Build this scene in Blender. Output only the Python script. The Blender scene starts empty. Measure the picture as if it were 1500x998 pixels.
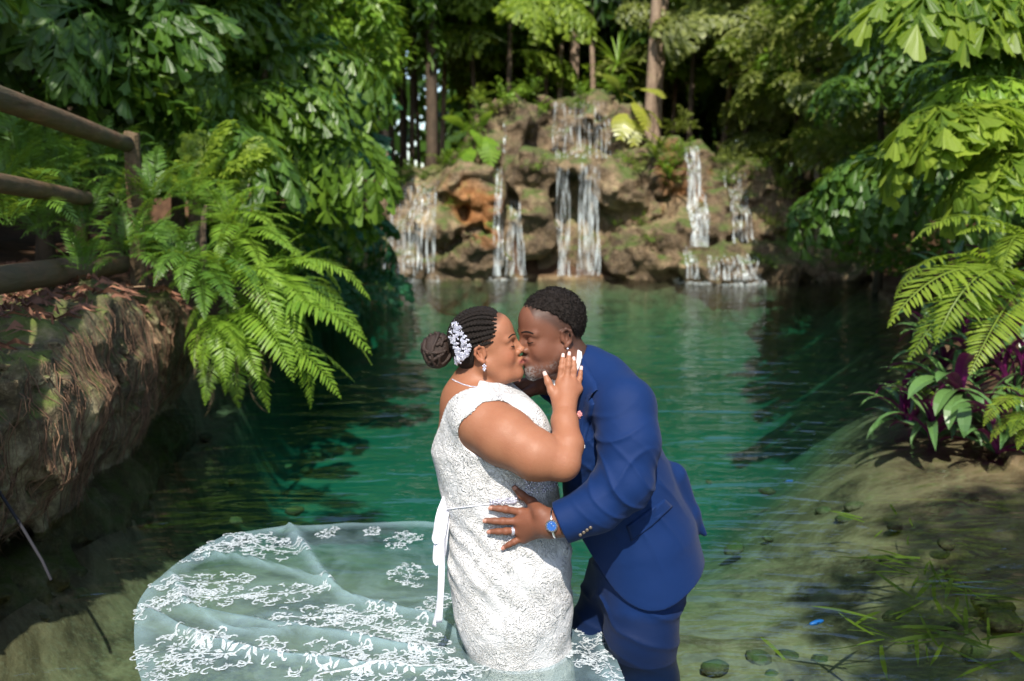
import bpy, math, random
import numpy as np
from mathutils import Vector, Matrix
from mathutils.bvhtree import BVHTree

# ---------------------------------------------------------------- camera, sky, sun, exposure
SC = bpy.context.scene
COL = SC.collection
R = math.radians
FPX, CX, CY, HZ = 1458.0, 750.0, 499.0, 300.0
CAM_H = 1.41
PITCH = math.atan((CY - HZ) / FPX)
cam_d = bpy.data.cameras.new('camera')
cam_d.sensor_width = 36.0
cam_d.lens = FPX * 36.0 / 1500.0
cam_d.clip_start, cam_d.clip_end = 0.05, 600
cam_d.dof.use_dof = True
cam_d.dof.focus_distance = 2.85
cam_d.dof.aperture_fstop = 3.0
cam = bpy.data.objects.new('camera', cam_d)
COL.objects.link(cam)
cam.location = (0, 0, CAM_H)
cam.rotation_euler = (R(90) - PITCH, 0, 0)
SC.camera = cam

SUN_EL, SUN_AZ = R(48), R(182)        # azimuth clockwise from +Y: the sun stands high behind the camera
wd = bpy.data.worlds.new('World'); SC.world = wd; wd.use_nodes = True
wn = wd.node_tree.nodes; wl = wd.node_tree.links
sky = wn.new('ShaderNodeTexSky'); sky.sky_type = 'NISHITA'; sky.sun_disc = False
sky.sun_elevation = SUN_EL; sky.sun_rotation = SUN_AZ
wl.new(sky.outputs[0], wn['Background'].inputs[0]); wn['Background'].inputs[1].default_value = 0.15
sl = bpy.data.lights.new('sun', 'SUN'); sl.energy = 4.6; sl.angle = R(0.6); sl.color = (1.0, 0.94, 0.84)
sun = bpy.data.objects.new('sun', sl); COL.objects.link(sun)
sdir = Vector((math.sin(SUN_AZ) * math.cos(SUN_EL), math.cos(SUN_AZ) * math.cos(SUN_EL), math.sin(SUN_EL)))
sun.rotation_euler = sdir.to_track_quat('Z', 'Y').to_euler()
sun.location = sdir * 40
vs = SC.view_settings
vs.view_transform = 'Standard'; vs.look = 'None'; vs.exposure = 0.68; vs.gamma = 1.0; vs.use_curve_mapping = False
SC.render.engine = 'CYCLES'
cy = SC.cycles
cy.max_bounces = 8; cy.diffuse_bounces = 3; cy.glossy_bounces = 4; cy.transmission_bounces = 6; cy.transparent_max_bounces = 24
cy.caustics_reflective = False; cy.caustics_refractive = False
cy.sample_clamp_indirect = 4.0
cy.use_denoising = True
try: cy.denoiser = 'OPENIMAGEDENOISE'
except Exception: pass

# ---------------------------------------------------------------- helpers
CAMP = Vector((0, 0, CAM_H))
FWD = Vector((0, math.cos(PITCH), -math.sin(PITCH)))
UPV = Vector((0, math.sin(PITCH), math.cos(PITCH)))
def pdir(px, py): return FWD + Vector(((px - CX) / FPX, 0, 0)) + UPV * ((CY - py) / FPX)
def at(px, py, Y):
    d = pdir(px, py); return CAMP + d * (Y / d.y)
def onz(px, py, z=0.0):
    d = pdir(px, py); return CAMP + d * ((z - CAM_H) / d.z)

def link(o, parent=None):
    COL.objects.link(o)
    if parent is not None: o.parent = parent
    return o
def empty(name, loc=(0, 0, 0), parent=None):
    o = bpy.data.objects.new(name, None); o.location = loc; o.empty_display_size = .1
    return link(o, parent)
def tag(o, label=None, cat=None, group=None, kind=None):
    if label: o['label'] = label
    if cat: o['category'] = cat
    if group: o['group'] = group
    if kind: o['kind'] = kind
    return o
def mesh_np(name, V, quads=None, tris=None, smooth=True, col=None, uv=None):
    """mesh data from numpy arrays"""
    V = np.asarray(V, np.float32)
    m = bpy.data.meshes.new(name)
    nq = 0 if quads is None else len(quads); nt = 0 if tris is None else len(tris)
    m.vertices.add(len(V)); m.vertices.foreach_set('co', V.ravel())
    loops = np.concatenate([np.asarray(quads, np.int32).ravel() if nq else np.zeros(0, np.int32),
                            np.asarray(tris, np.int32).ravel() if nt else np.zeros(0, np.int32)])
    starts = np.concatenate([np.arange(nq) * 4, nq * 4 + np.arange(nt) * 3]).astype(np.int32)
    tot = np.concatenate([np.full(nq, 4), np.full(nt, 3)]).astype(np.int32)
    m.loops.add(len(loops)); m.loops.foreach_set('vertex_index', loops)
    m.polygons.add(nq + nt); m.polygons.foreach_set('loop_start', starts); m.polygons.foreach_set('loop_total', tot)
    m.polygons.foreach_set('use_smooth', np.full(nq + nt, smooth))
    if col is not None:
        c = np.ones((len(V), 4), np.float32); c[:, :3] = col
        a = m.color_attributes.new('Col', 'FLOAT_COLOR', 'POINT'); a.data.foreach_set('color', c.ravel())
    m.update(calc_edges=True); m.validate()
    return m
def mobj(name, me, mat=None, parent=None):
    if mat is not None and not me.materials: me.materials.append(mat)
    return link(bpy.data.objects.new(name, me), parent)

class MB:
    """collects little shapes into one mesh"""
    def __init__(s): s.v = []; s.f = []; s.c = []
    def add(s, vs, fs, c=None):
        b = len(s.v); s.v += [tuple(p) for p in vs]; s.f += [tuple(i + b for i in f) for f in fs]
        s.c += [c if c is not None else (1, 1, 1)] * len(vs)
    def tube(s, pts, rad, n=6, cap=True, c=None):
        pts = [Vector(p) for p in pts]; k = len(pts)
        rad = rad if hasattr(rad, '__len__') else [rad] * k
        vs = []; up = None
        for i, p in enumerate(pts):
            t = (pts[min(i + 1, k - 1)] - pts[max(i - 1, 0)]).normalized()
            if up is None:
                up = t.orthogonal().normalized()
            up = (up - t * up.dot(t)).normalized(); w = t.cross(up)
            for j in range(n):
                a = 2 * math.pi * j / n
                vs.append(p + (up * math.cos(a) + w * math.sin(a)) * rad[i])
        fs = [(i * n + j, i * n + (j + 1) % n, (i + 1) * n + (j + 1) % n, (i + 1) * n + j) for i in range(k - 1) for j in range(n)]
        if cap: fs += [tuple(range(n - 1, -1, -1)), tuple((k - 1) * n + j for j in range(n))]
        s.add(vs, fs, c)
    def ball(s, c, r, nu=8, nv=5, col=None):
        c = Vector(c); r = r if hasattr(r, '__len__') else (r, r, r)
        vs = [c + Vector((0, 0, r[2]))]
        for i in range(1, nv):
            th = math.pi * i / nv
            for j in range(nu):
                ph = 2 * math.pi * j / nu
                vs.append(c + Vector((r[0] * math.sin(th) * math.cos(ph), r[1] * math.sin(th) * math.sin(ph), r[2] * math.cos(th))))
        vs.append(c - Vector((0, 0, r[2])))
        fs = [(0, 1 + j, 1 + (j + 1) % nu) for j in range(nu)]
        for i in range(nv - 2):
            for j in range(nu):
                a = 1 + i * nu; fs.append((a + j, a + nu + j, a + nu + (j + 1) % nu, a + (j + 1) % nu))
        l = len(vs) - 1; a = 1 + (nv - 2) * nu
        fs += [(a + j, l, a + (j + 1) % nu) for j in range(nu)]
        s.add(vs, fs, col)
    def data(s, name, smooth=True):
        m = bpy.data.meshes.new(name); m.from_pydata(s.v, [], s.f)
        a = m.color_attributes.new('Col', 'FLOAT_COLOR', 'POINT')
        c = np.ones((len(s.v), 4), np.float32)
        if s.v: c[:, :3] = np.array(s.c, np.float32)
        a.data.foreach_set('color', c.ravel())
        m.polygons.foreach_set('use_smooth', [smooth] * len(m.polygons)); m.update()
        return m
    def build(s, name, mat, parent=None, smooth=True): return mobj(name, s.data(name, smooth), mat, parent)

# --- numpy value noise
_TAB = np.random.default_rng(11).uniform(-1, 1, 64 ** 3).astype(np.float32)
def vnoise(x, y, z):
    ix, iy, iz = (np.floor(v).astype(np.int32) for v in (x, y, z))
    fx, fy, fz = ((v - i).astype(np.float32) for v, i in ((x, ix), (y, iy), (z, iz)))
    fx = fx * fx * (3 - 2 * fx); fy = fy * fy * (3 - 2 * fy); fz = fz * fz * (3 - 2 * fz)
    X = [((ix + d) & 63) * 4096 for d in (0, 1)]; Y = [((iy + d) & 63) * 64 for d in (0, 1)]; Z = [(iz + d) & 63 for d in (0, 1)]
    def lz(i, j):
        p = X[i] + Y[j]; a = _TAB[p + Z[0]]; return a + (_TAB[p + Z[1]] - a) * fz
    def ly(i):
        a = lz(i, 0); return a + (lz(i, 1) - a) * fy
    a = ly(0); return a + (ly(1) - a) * fx
def fbm(x, y, z, o=3, g=.5):
    a, s, r = 1.0, 1.0, 0
    for i in range(o):
        r = r + a * vnoise(x * s + 17.3 * i, y * s - 9.1 * i, z * s + 4.7 * i); a *= g; s *= 2.03
    return r

# --- signed distance sculpting on a grid, meshed with surface nets
class SDF:
    def __init__(s, lo, hi, vox):
        s.lo = np.array(lo, np.float32); s.vox = vox
        s.n = (np.ceil((np.array(hi) - s.lo) / vox) + 1).astype(int)
        s.F = np.full(s.n, 1.0, np.float32)
        s.ax = [s.lo[i] + vox * np.arange(s.n[i], dtype=np.float32) for i in range(3)]
    def sub(s, lo, hi):
        a = np.maximum(0, np.floor((np.array(lo) - s.lo) / s.vox).astype(int))
        b = np.minimum(s.n, np.ceil((np.array(hi) - s.lo) / s.vox).astype(int) + 1)
        if (b <= a).any(): return None, None
        sl = tuple(slice(a[i], b[i]) for i in range(3))
        return sl, (s.ax[0][sl[0]][:, None, None], s.ax[1][sl[1]][None, :, None], s.ax[2][sl[2]][None, None, :])
    def put(s, sl, d, k, op):
        A = s.F[sl]
        if op == 's': A, d = -A, d
        h = np.maximum(k - np.abs(A - d), 0) / k if k > 0 else 0
        r = np.minimum(A, d) - h * h * k * .25
        s.F[sl] = -r if op == 's' else r
    def cone(s, a, b, ra, rb, k=.02, op='u', flat=None):
        """tapered capsule; flat=(axis vector, factor) squashes it across that axis"""
        a = np.array(a, np.float32); b = np.array(b, np.float32); m = max(ra, rb) * 1.25 + k + s.vox * 3
        sl, g = s.sub(np.minimum(a, b) - m, np.maximum(a, b) + m)
        if sl is None: return
        ab = b - a; L = max(float(ab @ ab), 1e-9)
        px, py, pz = g[0] - a[0], g[1] - a[1], g[2] - a[2]
        t = np.clip((px * ab[0] + py * ab[1] + pz * ab[2]) / L, 0, 1)
        qx, qy, qz = px - t * ab[0], py - t * ab[1], pz - t * ab[2]
        q2 = qx * qx + qy * qy + qz * qz
        if flat is not None:
            n = np.array(flat[0], np.float32); n = n / np.linalg.norm(n)
            dn = qx * n[0] + qy * n[1] + qz * n[2]
            q2 = q2 + dn * dn * (flat[1] ** 2 - 1)
        s.put(sl, np.sqrt(q2) - (ra + (rb - ra) * t), k, op)
    def chain(s, pts, rad, k=.02, op='u', flat=None):
        for i in range(len(pts) - 1): s.cone(pts[i], pts[i + 1], rad[i], rad[i + 1], k, op, flat)
    def ell(s, c, rad, M=None, k=.02, op='u'):
        """ellipsoid; M is a 3x3 with the local axes as columns"""
        c = np.array(c, np.float32); rad = np.array(rad, np.float32)
        M = np.eye(3, dtype=np.float32) if M is None else np.array(M, np.float32)
        e = np.abs(M) @ rad + k + s.vox * 3
        sl, g = s.sub(c - e, c + e)
        if sl is None: return
        p = [g[i] - c[i] for i in range(3)]
        k0 = 0; k1 = 0
        for i in range(3):
            q = (p[0] * M[0, i] + p[1] * M[1, i] + p[2] * M[2, i]) / rad[i]
            k0 = k0 + q * q; k1 = k1 + (q / rad[i]) ** 2
        k0 = np.sqrt(k0); k1 = np.sqrt(k1)
        s.put(sl, k0 * (k0 - 1) / np.maximum(k1, 1e-6), k, op)
    def mesh(s, smooth=2):
        F = s.F; S = F < 0; n = s.n
        cnt = np.zeros(n - 1, np.uint8)
        for dx in (0, 1):
            for dy in (0, 1):
                for dz in (0, 1):
                    cnt += S[dx:n[0] - 1 + dx, dy:n[1] - 1 + dy, dz:n[2] - 1 + dz]
        act = np.argwhere((cnt > 0) & (cnt < 8)); del cnt
        ids = np.full(n - 1, -1, np.int32); ids[tuple(act.T)] = np.arange(len(act), dtype=np.int32)
        P = np.zeros((len(act), 3), np.float32); C = np.zeros(len(act), np.float32)
        cor = [(a, b, c) for a in (0, 1) for b in (0, 1) for c in (0, 1)]
        val = {c: F[act[:, 0] + c[0], act[:, 1] + c[1], act[:, 2] + c[2]] for c in cor}
        for c in cor:
            for ax in range(3):
                if c[ax] == 0:
                    d = list(c); d[ax] = 1; d = tuple(d)
                    f0, f1 = val[c], val[d]; x = (f0 < 0) != (f1 < 0)
                    t = np.where(x, f0 / np.where(x, f0 - f1, 1), 0)
                    p = np.array(c, np.float32)[None].repeat(len(act), 0); p[:, ax] = t
                    P += p * x[:, None]; C += x
        V = (act + P / C[:, None]) * s.vox + s.lo
        Q = []
        for ax in range(3):
            u, v = (ax + 1) % 3, (ax + 2) % 3
            a = [slice(None)] * 3; b = [slice(None)] * 3
            a[ax] = slice(0, n[ax] - 1); b[ax] = slice(1, n[ax])
            ch = np.argwhere(S[tuple(a)] != S[tuple(b)])
            ch = ch[(ch[:, u] > 0) & (ch[:, v] > 0) & (ch[:, u] < n[u] - 1) & (ch[:, v] < n[v] - 1)]
            ins = S[tuple(ch.T)]
            q = []
            for du, dv in ((1, 1), (0, 1), (0, 0), (1, 0)):
                e = ch.copy(); e[:, u] -= du; e[:, v] -= dv; q.append(ids[tuple(e.T)])
            q = np.stack(q, 1); q[~ins] = q[~ins][:, ::-1]
            Q.append(q)
        Q = np.concatenate(Q)
        for _ in range(smooth): V = lap(V, Q, .5)
        return V.astype(np.float32), Q
def lap(V, Q, f):
    N = len(V); acc = np.zeros((N, 3)); c = np.zeros(N)
    for i in range(4):
        a, b = Q[:, i], Q[:, (i + 1) % 4]
        for x, y in ((a, b), (b, a)):
            c += np.bincount(x, minlength=N)
            for j in range(3): acc[:, j] += np.bincount(x, weights=V[y, j], minlength=N)
    return V + f * (acc / np.maximum(c, 1)[:, None] - V)
def bvh_of(V, Q): return BVHTree.FromPolygons([tuple(p) for p in V.tolist()], Q.tolist())

# --- node materials
class NM:
    def __init__(s, name):
        s.m = bpy.data.materials.new(name); s.m.use_nodes = True; s.t = s.m.node_tree; s.n = s.t.nodes; s.l = s.t.links
        s.b = s.n['Principled BSDF']; s.out = s.n['Material Output']
    def new(s, typ, **kw):
        n = s.n.new('ShaderNode' + typ)
        for k, v in kw.items():
            if k.startswith('i_'):
                key = k[2:].replace('_', ' '); n.inputs[key].default_value = v
            else: setattr(n, k, v)
        return n
    def noise(s, scale, detail=4, rough=.55, vec=None, dist=0.0):
        n = s.new('TexNoise'); n.inputs['Scale'].default_value = scale; n.inputs['Detail'].default_value = detail
        n.inputs['Roughness'].default_value = rough; n.inputs['Distortion'].default_value = dist
        if vec is not None: s.l.new(vec, n.inputs['Vector'])
        return n.outputs['Fac']
    def obj(s): return s.new('TexCoord').outputs['Object']
    def pos(s): return s.new('NewGeometry').outputs['Position']
    def ramp(s, fac, stops, interp='LINEAR'):
        r = s.new('ValToRGB'); r.color_ramp.interpolation = interp; e = r.color_ramp.elements
        while len(e) < len(stops): e.new(.5)
        for x, (p, c) in zip(e, stops): x.position = p; x.color = (*c, 1) if hasattr(c, '__len__') else (c, c, c, 1)
        s.l.new(fac, r.inputs[0]); return r.outputs[0]
    def mix(s, fac, a, b, typ='MIX'):
        n = s.new('Mix', data_type='RGBA', blend_type=typ)
        for sock, v in ((n.inputs[0], fac), (n.inputs[6], a), (n.inputs[7], b)):
            if hasattr(v, 'is_output'): s.l.new(v, sock)
            elif hasattr(v, '__len__'): sock.default_value = (*v[:3], 1)
            else: sock.default_value = v
        return n.outputs[2]
    def math(s, op, a, b=0.0, clamp=False):
        n = s.new('Math', operation=op, use_clamp=clamp)
        for sock, v in ((n.inputs[0], a), (n.inputs[1], b)):
            if hasattr(v, 'is_output'): s.l.new(v, sock)
            else: sock.default_value = v
        return n.outputs[0]
    def attr(s, name='Col'): return s.new('VertexColor', layer_name=name).outputs[0]
    def bump(s, h, strength=.3, dist=.01):
        n = s.new('Bump'); n.inputs['Strength'].default_value = strength; n.inputs['Distance'].default_value = dist
        s.l.new(h, n.inputs['Height']); s.l.new(n.outputs[0], s.b.inputs['Normal']); return n.outputs[0]
    def set(s, **kw):
        for k, v in kw.items():
            k = {'base': 'Base Color', 'rough': 'Roughness', 'metal': 'Metallic', 'spec': 'Specular IOR Level', 'alpha': 'Alpha',
                 'sss': 'Subsurface Weight', 'sheen': 'Sheen Weight', 'coat': 'Coat Weight'}[k]
            if hasattr(v, 'is_output'): s.l.new(v, s.b.inputs[k])
            else: s.b.inputs[k].default_value = (*v, 1) if hasattr(v, '__len__') else v
        return s
def leaf_mat(name, a, b, trans=.35, rough=.38, hue_noise=.6, under=None):
    """leaf: two greens mixed by per-leaf tint and per-object random, glossy cuticle, light passing through"""
    m = NM(name)
    rnd = m.new('ObjectInfo').outputs['Random']
    f = m.math('ADD', m.math('MULTIPLY', m.attr(), .7), m.math('MULTIPLY', rnd, .35), True)
    c = m.mix(f, a, b)
    if under: c = m.mix(m.new('NewGeometry').outputs['Backfacing'], c, under)
    m.set(base=c, rough=rough, spec=.45)
    tr = m.new('BsdfTranslucent'); m.l.new(m.mix(.55, c, (.35, .5, .03)) if not under else c, tr.inputs[0])
    mx = m.new('MixShader'); mx.inputs[0].default_value = trans
    m.l.new(m.b.outputs[0], mx.inputs[1]); m.l.new(tr.outputs[0], mx.inputs[2]); m.l.new(mx.outputs[0], m.out.inputs[0])
    return m.m
# ================================================================ setting: terrain, water, rocks
rng = np.random.default_rng(7); random.seed(7)
POOL = np.array([(-1.95, -3), (-1.95, 3.7), (-2.05, 5), (-2.25, 6.5), (-2.35, 8), (-2.7, 10), (-3.1, 14), (-3.6, 18.9), (6.9, 18.9), (6.3, 17.5),
                 (4.8, 12), (3.5, 8), (2.85, 6), (2.75, 5.2), (2.9, 3.5), (3.0, 1.5), (3.0, -3)], float)
def pool_dist(x, y):
    """signed distance to the shoreline, positive over water"""
    d = np.full(x.shape, 1e9); ins = np.zeros(x.shape, bool)
    for i in range(len(POOL)):
        a, b = POOL[i], POOL[(i + 1) % len(POOL)]
        e = b - a; t = np.clip(((x - a[0]) * e[0] + (y - a[1]) * e[1]) / (e @ e), 0, 1)
        d = np.minimum(d, np.hypot(x - a[0] - t * e[0], y - a[1] - t * e[1]))
        c = (a[1] > y) != (b[1] > y)
        with np.errstate(divide='ignore', invalid='ignore'):
            ins ^= c & (x < (b[0] - a[0]) * (y - a[1]) / (b[1] - a[1]) + a[0])
    return np.where(ins, d, -d)
def sstep(a, b, x):
    t = np.clip((x - a) / (b - a), 0, 1); return t * t * (3 - 2 * t)
def ground_z(x, y):
    x = np.asarray(x, float); y = np.asarray(y, float)
    s = pool_dist(x, y)
    deep = .46 + 1.0 * sstep(3.6, 8.6, y + .25 * np.sin(x * 1.7) - .3 * np.abs(x + .2) * (y < 9)) 
    right = sstep(0.3, 1.2, x)
    shelf = np.where(x > .6, sstep(-.1, 2.0, s) * .93 + .07, sstep(-.2, .35, s))
    bed = -deep * shelf - .03 * fbm(x * 1.3, y * 1.3, 0 * x, 3)
    bank_l = .86 * sstep(.25, .5, -s) + .1 * sstep(1, 5, -s)
    bank_r = .06 + .42 * sstep(.05, 1.2, -s) + .5 * sstep(1, 5, -s)
    bank = np.where(x < 0.5, bank_l, bank_r)
    back = 1.9 * sstep(20.0, 21.2, y) + .8 * sstep(24, 45, y)
    bank = np.maximum(bank, back) + .07 * fbm(x * .8, y * .8, 0 * x, 3)
    return np.where(s > 0, bed, np.where(s > -.25, np.where(x < .5, -.46, bank_r + .04 * fbm(x * 3, y * 3, 0 * x, 2)), bank))
gx = np.concatenate([np.linspace(-90, -8, 24), np.linspace(-7.5, -4, 18), np.linspace(-3.9, 4, 130), np.linspace(4.1, 9, 50), np.linspace(9.5, 90, 24)])
gy = np.concatenate([np.linspace(-40, -4, 12), np.linspace(-3.5, 1.5, 20), np.linspace(1.6, 9, 150), np.linspace(9.1, 24, 90), np.linspace(25, 160, 30)])
XX, YY = np.meshgrid(gx, gy, indexing='ij')
ZZ = ground_z(XX, YY)
nx, ny = len(gx), len(gy)
ii = np.arange(nx * ny).reshape(nx, ny)
Qg = np.stack([ii[:-1, :-1], ii[1:, :-1], ii[1:, 1:], ii[:-1, 1:]], -1).reshape(-1, 4)
def gz(x, y): return float(ground_z(np.array([x]), np.array([y]))[0])

m = NM('pool_bed_and_soil'); P = m.pos()
sep = m.new('SeparateXYZ'); m.l.new(P, sep.inputs[0])
n1 = m.noise(2.3, 7, .7, P, .9); n2 = m.noise(9, 6, .7, P, .4); n3 = m.noise(38, 4, .7, P)
bed = m.ramp(n1, [(.34, (.05, .034, .02)), (.46, (.17, .118, .062)), (.56, (.29, .21, .115)), (.70, (.14, .13, .04))])
bed = m.mix(m.ramp(n2, [(.4, 0), (.7, .4)]), bed, (.05, .042, .02))
bed = m.mix(m.ramp(n3, [(.5, 0), (.78, .55)]), bed, (.30, .27, .17))
pale = m.mix(n2, (.125, .195, .15), (.05, .095, .072))                       # limestone marl of the deep basin
dz = m.new('MapRange'); m.l.new(sep.outputs[2], dz.inputs[0])
for i, v in zip((1, 2, 3, 4), (-.48, -1.3, 0, 1)): dz.inputs[i].default_value = v
bed = m.mix(dz.outputs[0], bed, pale)
soil = m.ramp(m.noise(5, 6, .7, P), [(.3, (.03, .018, .01)), (.55, (.085, .045, .025)), (.75, (.13, .075, .04))])
up = m.new('MapRange'); m.l.new(sep.outputs[2], up.inputs[0])
for i, v in zip((1, 2, 3, 4), (.0, .1, 0, 1)): up.inputs[i].default_value = v
m.set(base=m.mix(up.outputs[0], bed, soil), rough=.9, spec=.2)
m.bump(m.math('ADD', n2, m.math('MULTIPLY', n3, .5)), .35, .02)
tag(mobj('ground', mesh_np('ground', np.stack([XX, YY, ZZ], -1).reshape(-1, 3), Qg), m.m), kind='structure')

# water: one closed body, clear and green by absorption, rippled from the falls
m = NM('pool_water'); P = m.pos()
m.n.remove(m.b)
mp = m.new('Mapping'); m.l.new(P, mp.inputs[0]); mp.inputs['Scale'].default_value = (1.0, 2.6, 1)
w1 = m.noise(1.5, 2, .5, mp.outputs[0], .7)
w2 = m.noise(5.0, 2, .5, mp.outputs[0], 1.0)
w3 = m.noise(1.1, 2, .5, P, 1.2)
h = m.math('ADD', m.math('MULTIPLY', w1, 1.0), m.math('ADD', m.math('MULTIPLY', w2, .15), m.math('MULTIPLY', w3, .6)))
bp = m.new('Bump'); bp.inputs['Strength'].default_value = .5; bp.inputs['Distance'].default_value = .10; m.l.new(h, bp.inputs['Height'])
fr = m.new('Fresnel'); fr.inputs[0].default_value = 1.42
tb = m.new('BsdfTransparent'); tb.inputs[0].default_value = (.97, .99, .98, 1)
gl = m.new('BsdfGlossy'); gl.inputs['Roughness'].default_value = .03; m.l.new(bp.outputs[0], gl.inputs['Normal'])
mx = m.new('MixShader'); m.l.new(fr.outputs[0], mx.inputs[0]); m.l.new(tb.outputs[0], mx.inputs[1]); m.l.new(gl.outputs[0], mx.inputs[2])
m.l.new(mx.outputs[0], m.out.inputs[0])
va = m.new('VolumeAbsorption'); va.inputs[0].default_value = (.02, .84, .74, 1); va.inputs[1].default_value = .38
m.l.new(va.outputs[0], m.out.inputs['Volume'])
try: m.m.cycles.homogeneous_volume = True
except Exception: pass
b = MB(); x0, x1, y0, y1, z0 = -9, 11, -3.4, 19.75, -3.0
b.add([(x0, y0, z0), (x1, y0, z0), (x1, y1, z0), (x0, y1, z0), (x0, y0, 0), (x1, y0, 0), (x1, y1, 0), (x0, y1, 0)],
      [(0, 3, 2, 1), (4, 5, 6, 7), (0, 1, 5, 4), (1, 2, 6, 5), (2, 3, 7, 6), (3, 0, 4, 7)])
tag(b.build('water', m.m, smooth=False), kind='structure')

# rock material
def rock_mat(name, dark, mid, pale, moss, moss_amt, scale=1.0, rough=.85, bump=.9, rust=None):
    m = NM(name); P = m.pos(); N = m.new('NewGeometry').outputs['Normal']
    sp = m.new('SeparateXYZ'); m.l.new(N, sp.inputs[0])
    a = m.noise(1.4 * scale, 7, .65, P, .5); b_ = m.noise(7 * scale, 6, .7, P, .3); c = m.noise(26 * scale, 4, .7, P)
    vo = m.new('TexVoronoi'); vo.inputs['Scale'].default_value = 9 * scale; m.l.new(P, vo.inputs['Vector'])
    base = m.ramp(a, [(.3, dark), (.5, mid), (.68, pale)])
    base = m.mix(m.ramp(b_, [(.42, 0), (.7, .8)]), base, dark)
    base = m.mix(m.ramp(c, [(.5, 0), (.78, .6)]), base, pale)
    if rust: base = m.mix(m.ramp(m.noise(.9 * scale, 3, .6, P), [(.62, 0), (.72, .5)]), base, rust)
    f = m.math('MULTIPLY', m.ramp(sp.outputs[2], [(.15, 0), (.75, 1)]), m.ramp(m.noise(3.2 * scale, 5, .7, P), [(.38, 0), (.58, 1)]))
    base = m.mix(m.math('MULTIPLY', f, moss_amt), base, moss)
    m.set(base=base, rough=rough, spec=.35)
    m.bump(m.math('ADD', m.math('ADD', b_, m.math('MULTIPLY', c, .5)), m.math('MULTIPLY', vo.outputs[0], .5)), bump, .05 / scale)
    return m.m

# --- left bank: undercut limestone wall
T0 = SDF((-3.1, 1.2, -.62), (-1.5, 7.7, 1.15), .022)
gX, gY, gZ = (T0.ax[0][:, None, None], T0.ax[1][None, :, None], T0.ax[2][None, None, :])
face = np.interp(T0.ax[1], [1.2, 3.7, 5, 6.5, 7.7], [-1.93, -1.93, -2.03, -2.22, -2.5])[None, :, None]
top = np.interp(T0.ax[1], [1.2, 3.6, 4.5, 4.75, 4.95, 5.6, 6.6, 7.7], [.8, .82, .86, .87, .93, .92, .86, .6])[None, :, None]
face = face - .05 * np.clip((gZ - .45) / .5, 0, 1) ** 2 + .05 * np.exp(-((gZ - .6) / .3) ** 2) - .10 * np.exp(-((gZ - .02) / .14) ** 2)
nz = .085 * fbm(gX * 2.2, gY * 2.2, gZ * 2.2, 2) + .06 * np.abs(fbm(gX * 6, gY * 6, gZ * 6, 2)) + .03 * fbm(gX * 17, gY * 17, gZ * 17, 2)
d1, d2 = gX - face, gZ - top
k = .07; hh = np.maximum(k - np.abs(d1 - d2), 0) / k
T0.F = (np.maximum(d1, d2) + hh * hh * k * .25 + nz).astype(np.float32)
T0.F[0], T0.F[:, 0], T0.F[:, -1], T0.F[:, :, 0] = 1, 1, 1, 1
wV, wQ = T0.mesh(1)
M_WALL = rock_mat('mossy_limestone', (.03, .022, .013), (.11, .082, .045), (.36, .30, .17), (.09, .125, .02), .9, 1.9)
wall = mobj('rock_wall', mesh_np('rock_wall', wV, wQ), M_WALL)
tag(wall, 'mossy pitted limestone bank wall with hanging roots, below the log fence', 'rock wall')
wall_bvh = bvh_of(wV, wQ)
# roots hanging down the wall face
M_ROOT = NM('root_fibre'); M_ROOT.set(base=M_ROOT.mix(M_ROOT.attr(), (.06, .03, .018), (.26, .15, .085)), rough=.85); M_ROOT = M_ROOT.m
b = MB()
for i in range(1300):
    y = random.uniform(3.3, 7.2); z = random.uniform(.3, .95) if random.random() < .75 else random.uniform(.1, .5)
    if y > 5.6 and random.random() < .3: z = random.uniform(.6, .95)
    L = random.uniform(.1, .42); n = 6; pts = []; yy = y; sw = random.uniform(-.25, .25); off = random.uniform(.0, .03)
    for j in range(n):
        zz = z - L * j / (n - 1)
        if zz < -.05: break
        hit = wall_bvh.ray_cast(Vector((-1.2, yy, zz)), Vector((-1, 0, 0)), 2.0)[0]
        if hit is None: break
        x = hit.x + .006 + off * (j / n)
        pts.append((x + random.uniform(-.004, .006), yy, zz)); yy += sw * L / n + random.uniform(-.012, .012)
    if len(pts) > 2:
        r = random.choice((.0011, .0014, .0018, .0028)); t = random.random() ** 1.5
        b.tube(pts, [r * (1 - .6 * q / len(pts)) for q in range(len(pts))], 3, False, (t, t, t))
tag(b.build('roots', M_ROOT, wall), kind='stuff')
# pale root bundle over the lip
b = MB()
for i in range(16):
    p0 = at(188 + random.uniform(-6, 6), 436, 5.9); y = p0.y; pts = []
    for j in range(9):
        zz = .93 - .36 * j / 8
        hit = wall_bvh.ray_cast(Vector((-1.2, y, zz)), Vector((-1, 0, 0)), 2.0)[0]
        x = (hit.x if hit else -2.2) + .012 + .012 * random.random()
        pts.append((x, y, zz)); y += random.uniform(0, .018) + .006
    b.tube(pts, .0035, 4, False, (1, .95, .9))
M_PALE = NM('pale_root'); M_PALE.set(base=(.42, .27, .16), rough=.8)
b.build('root_bundle', M_PALE.m, wall)
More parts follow.
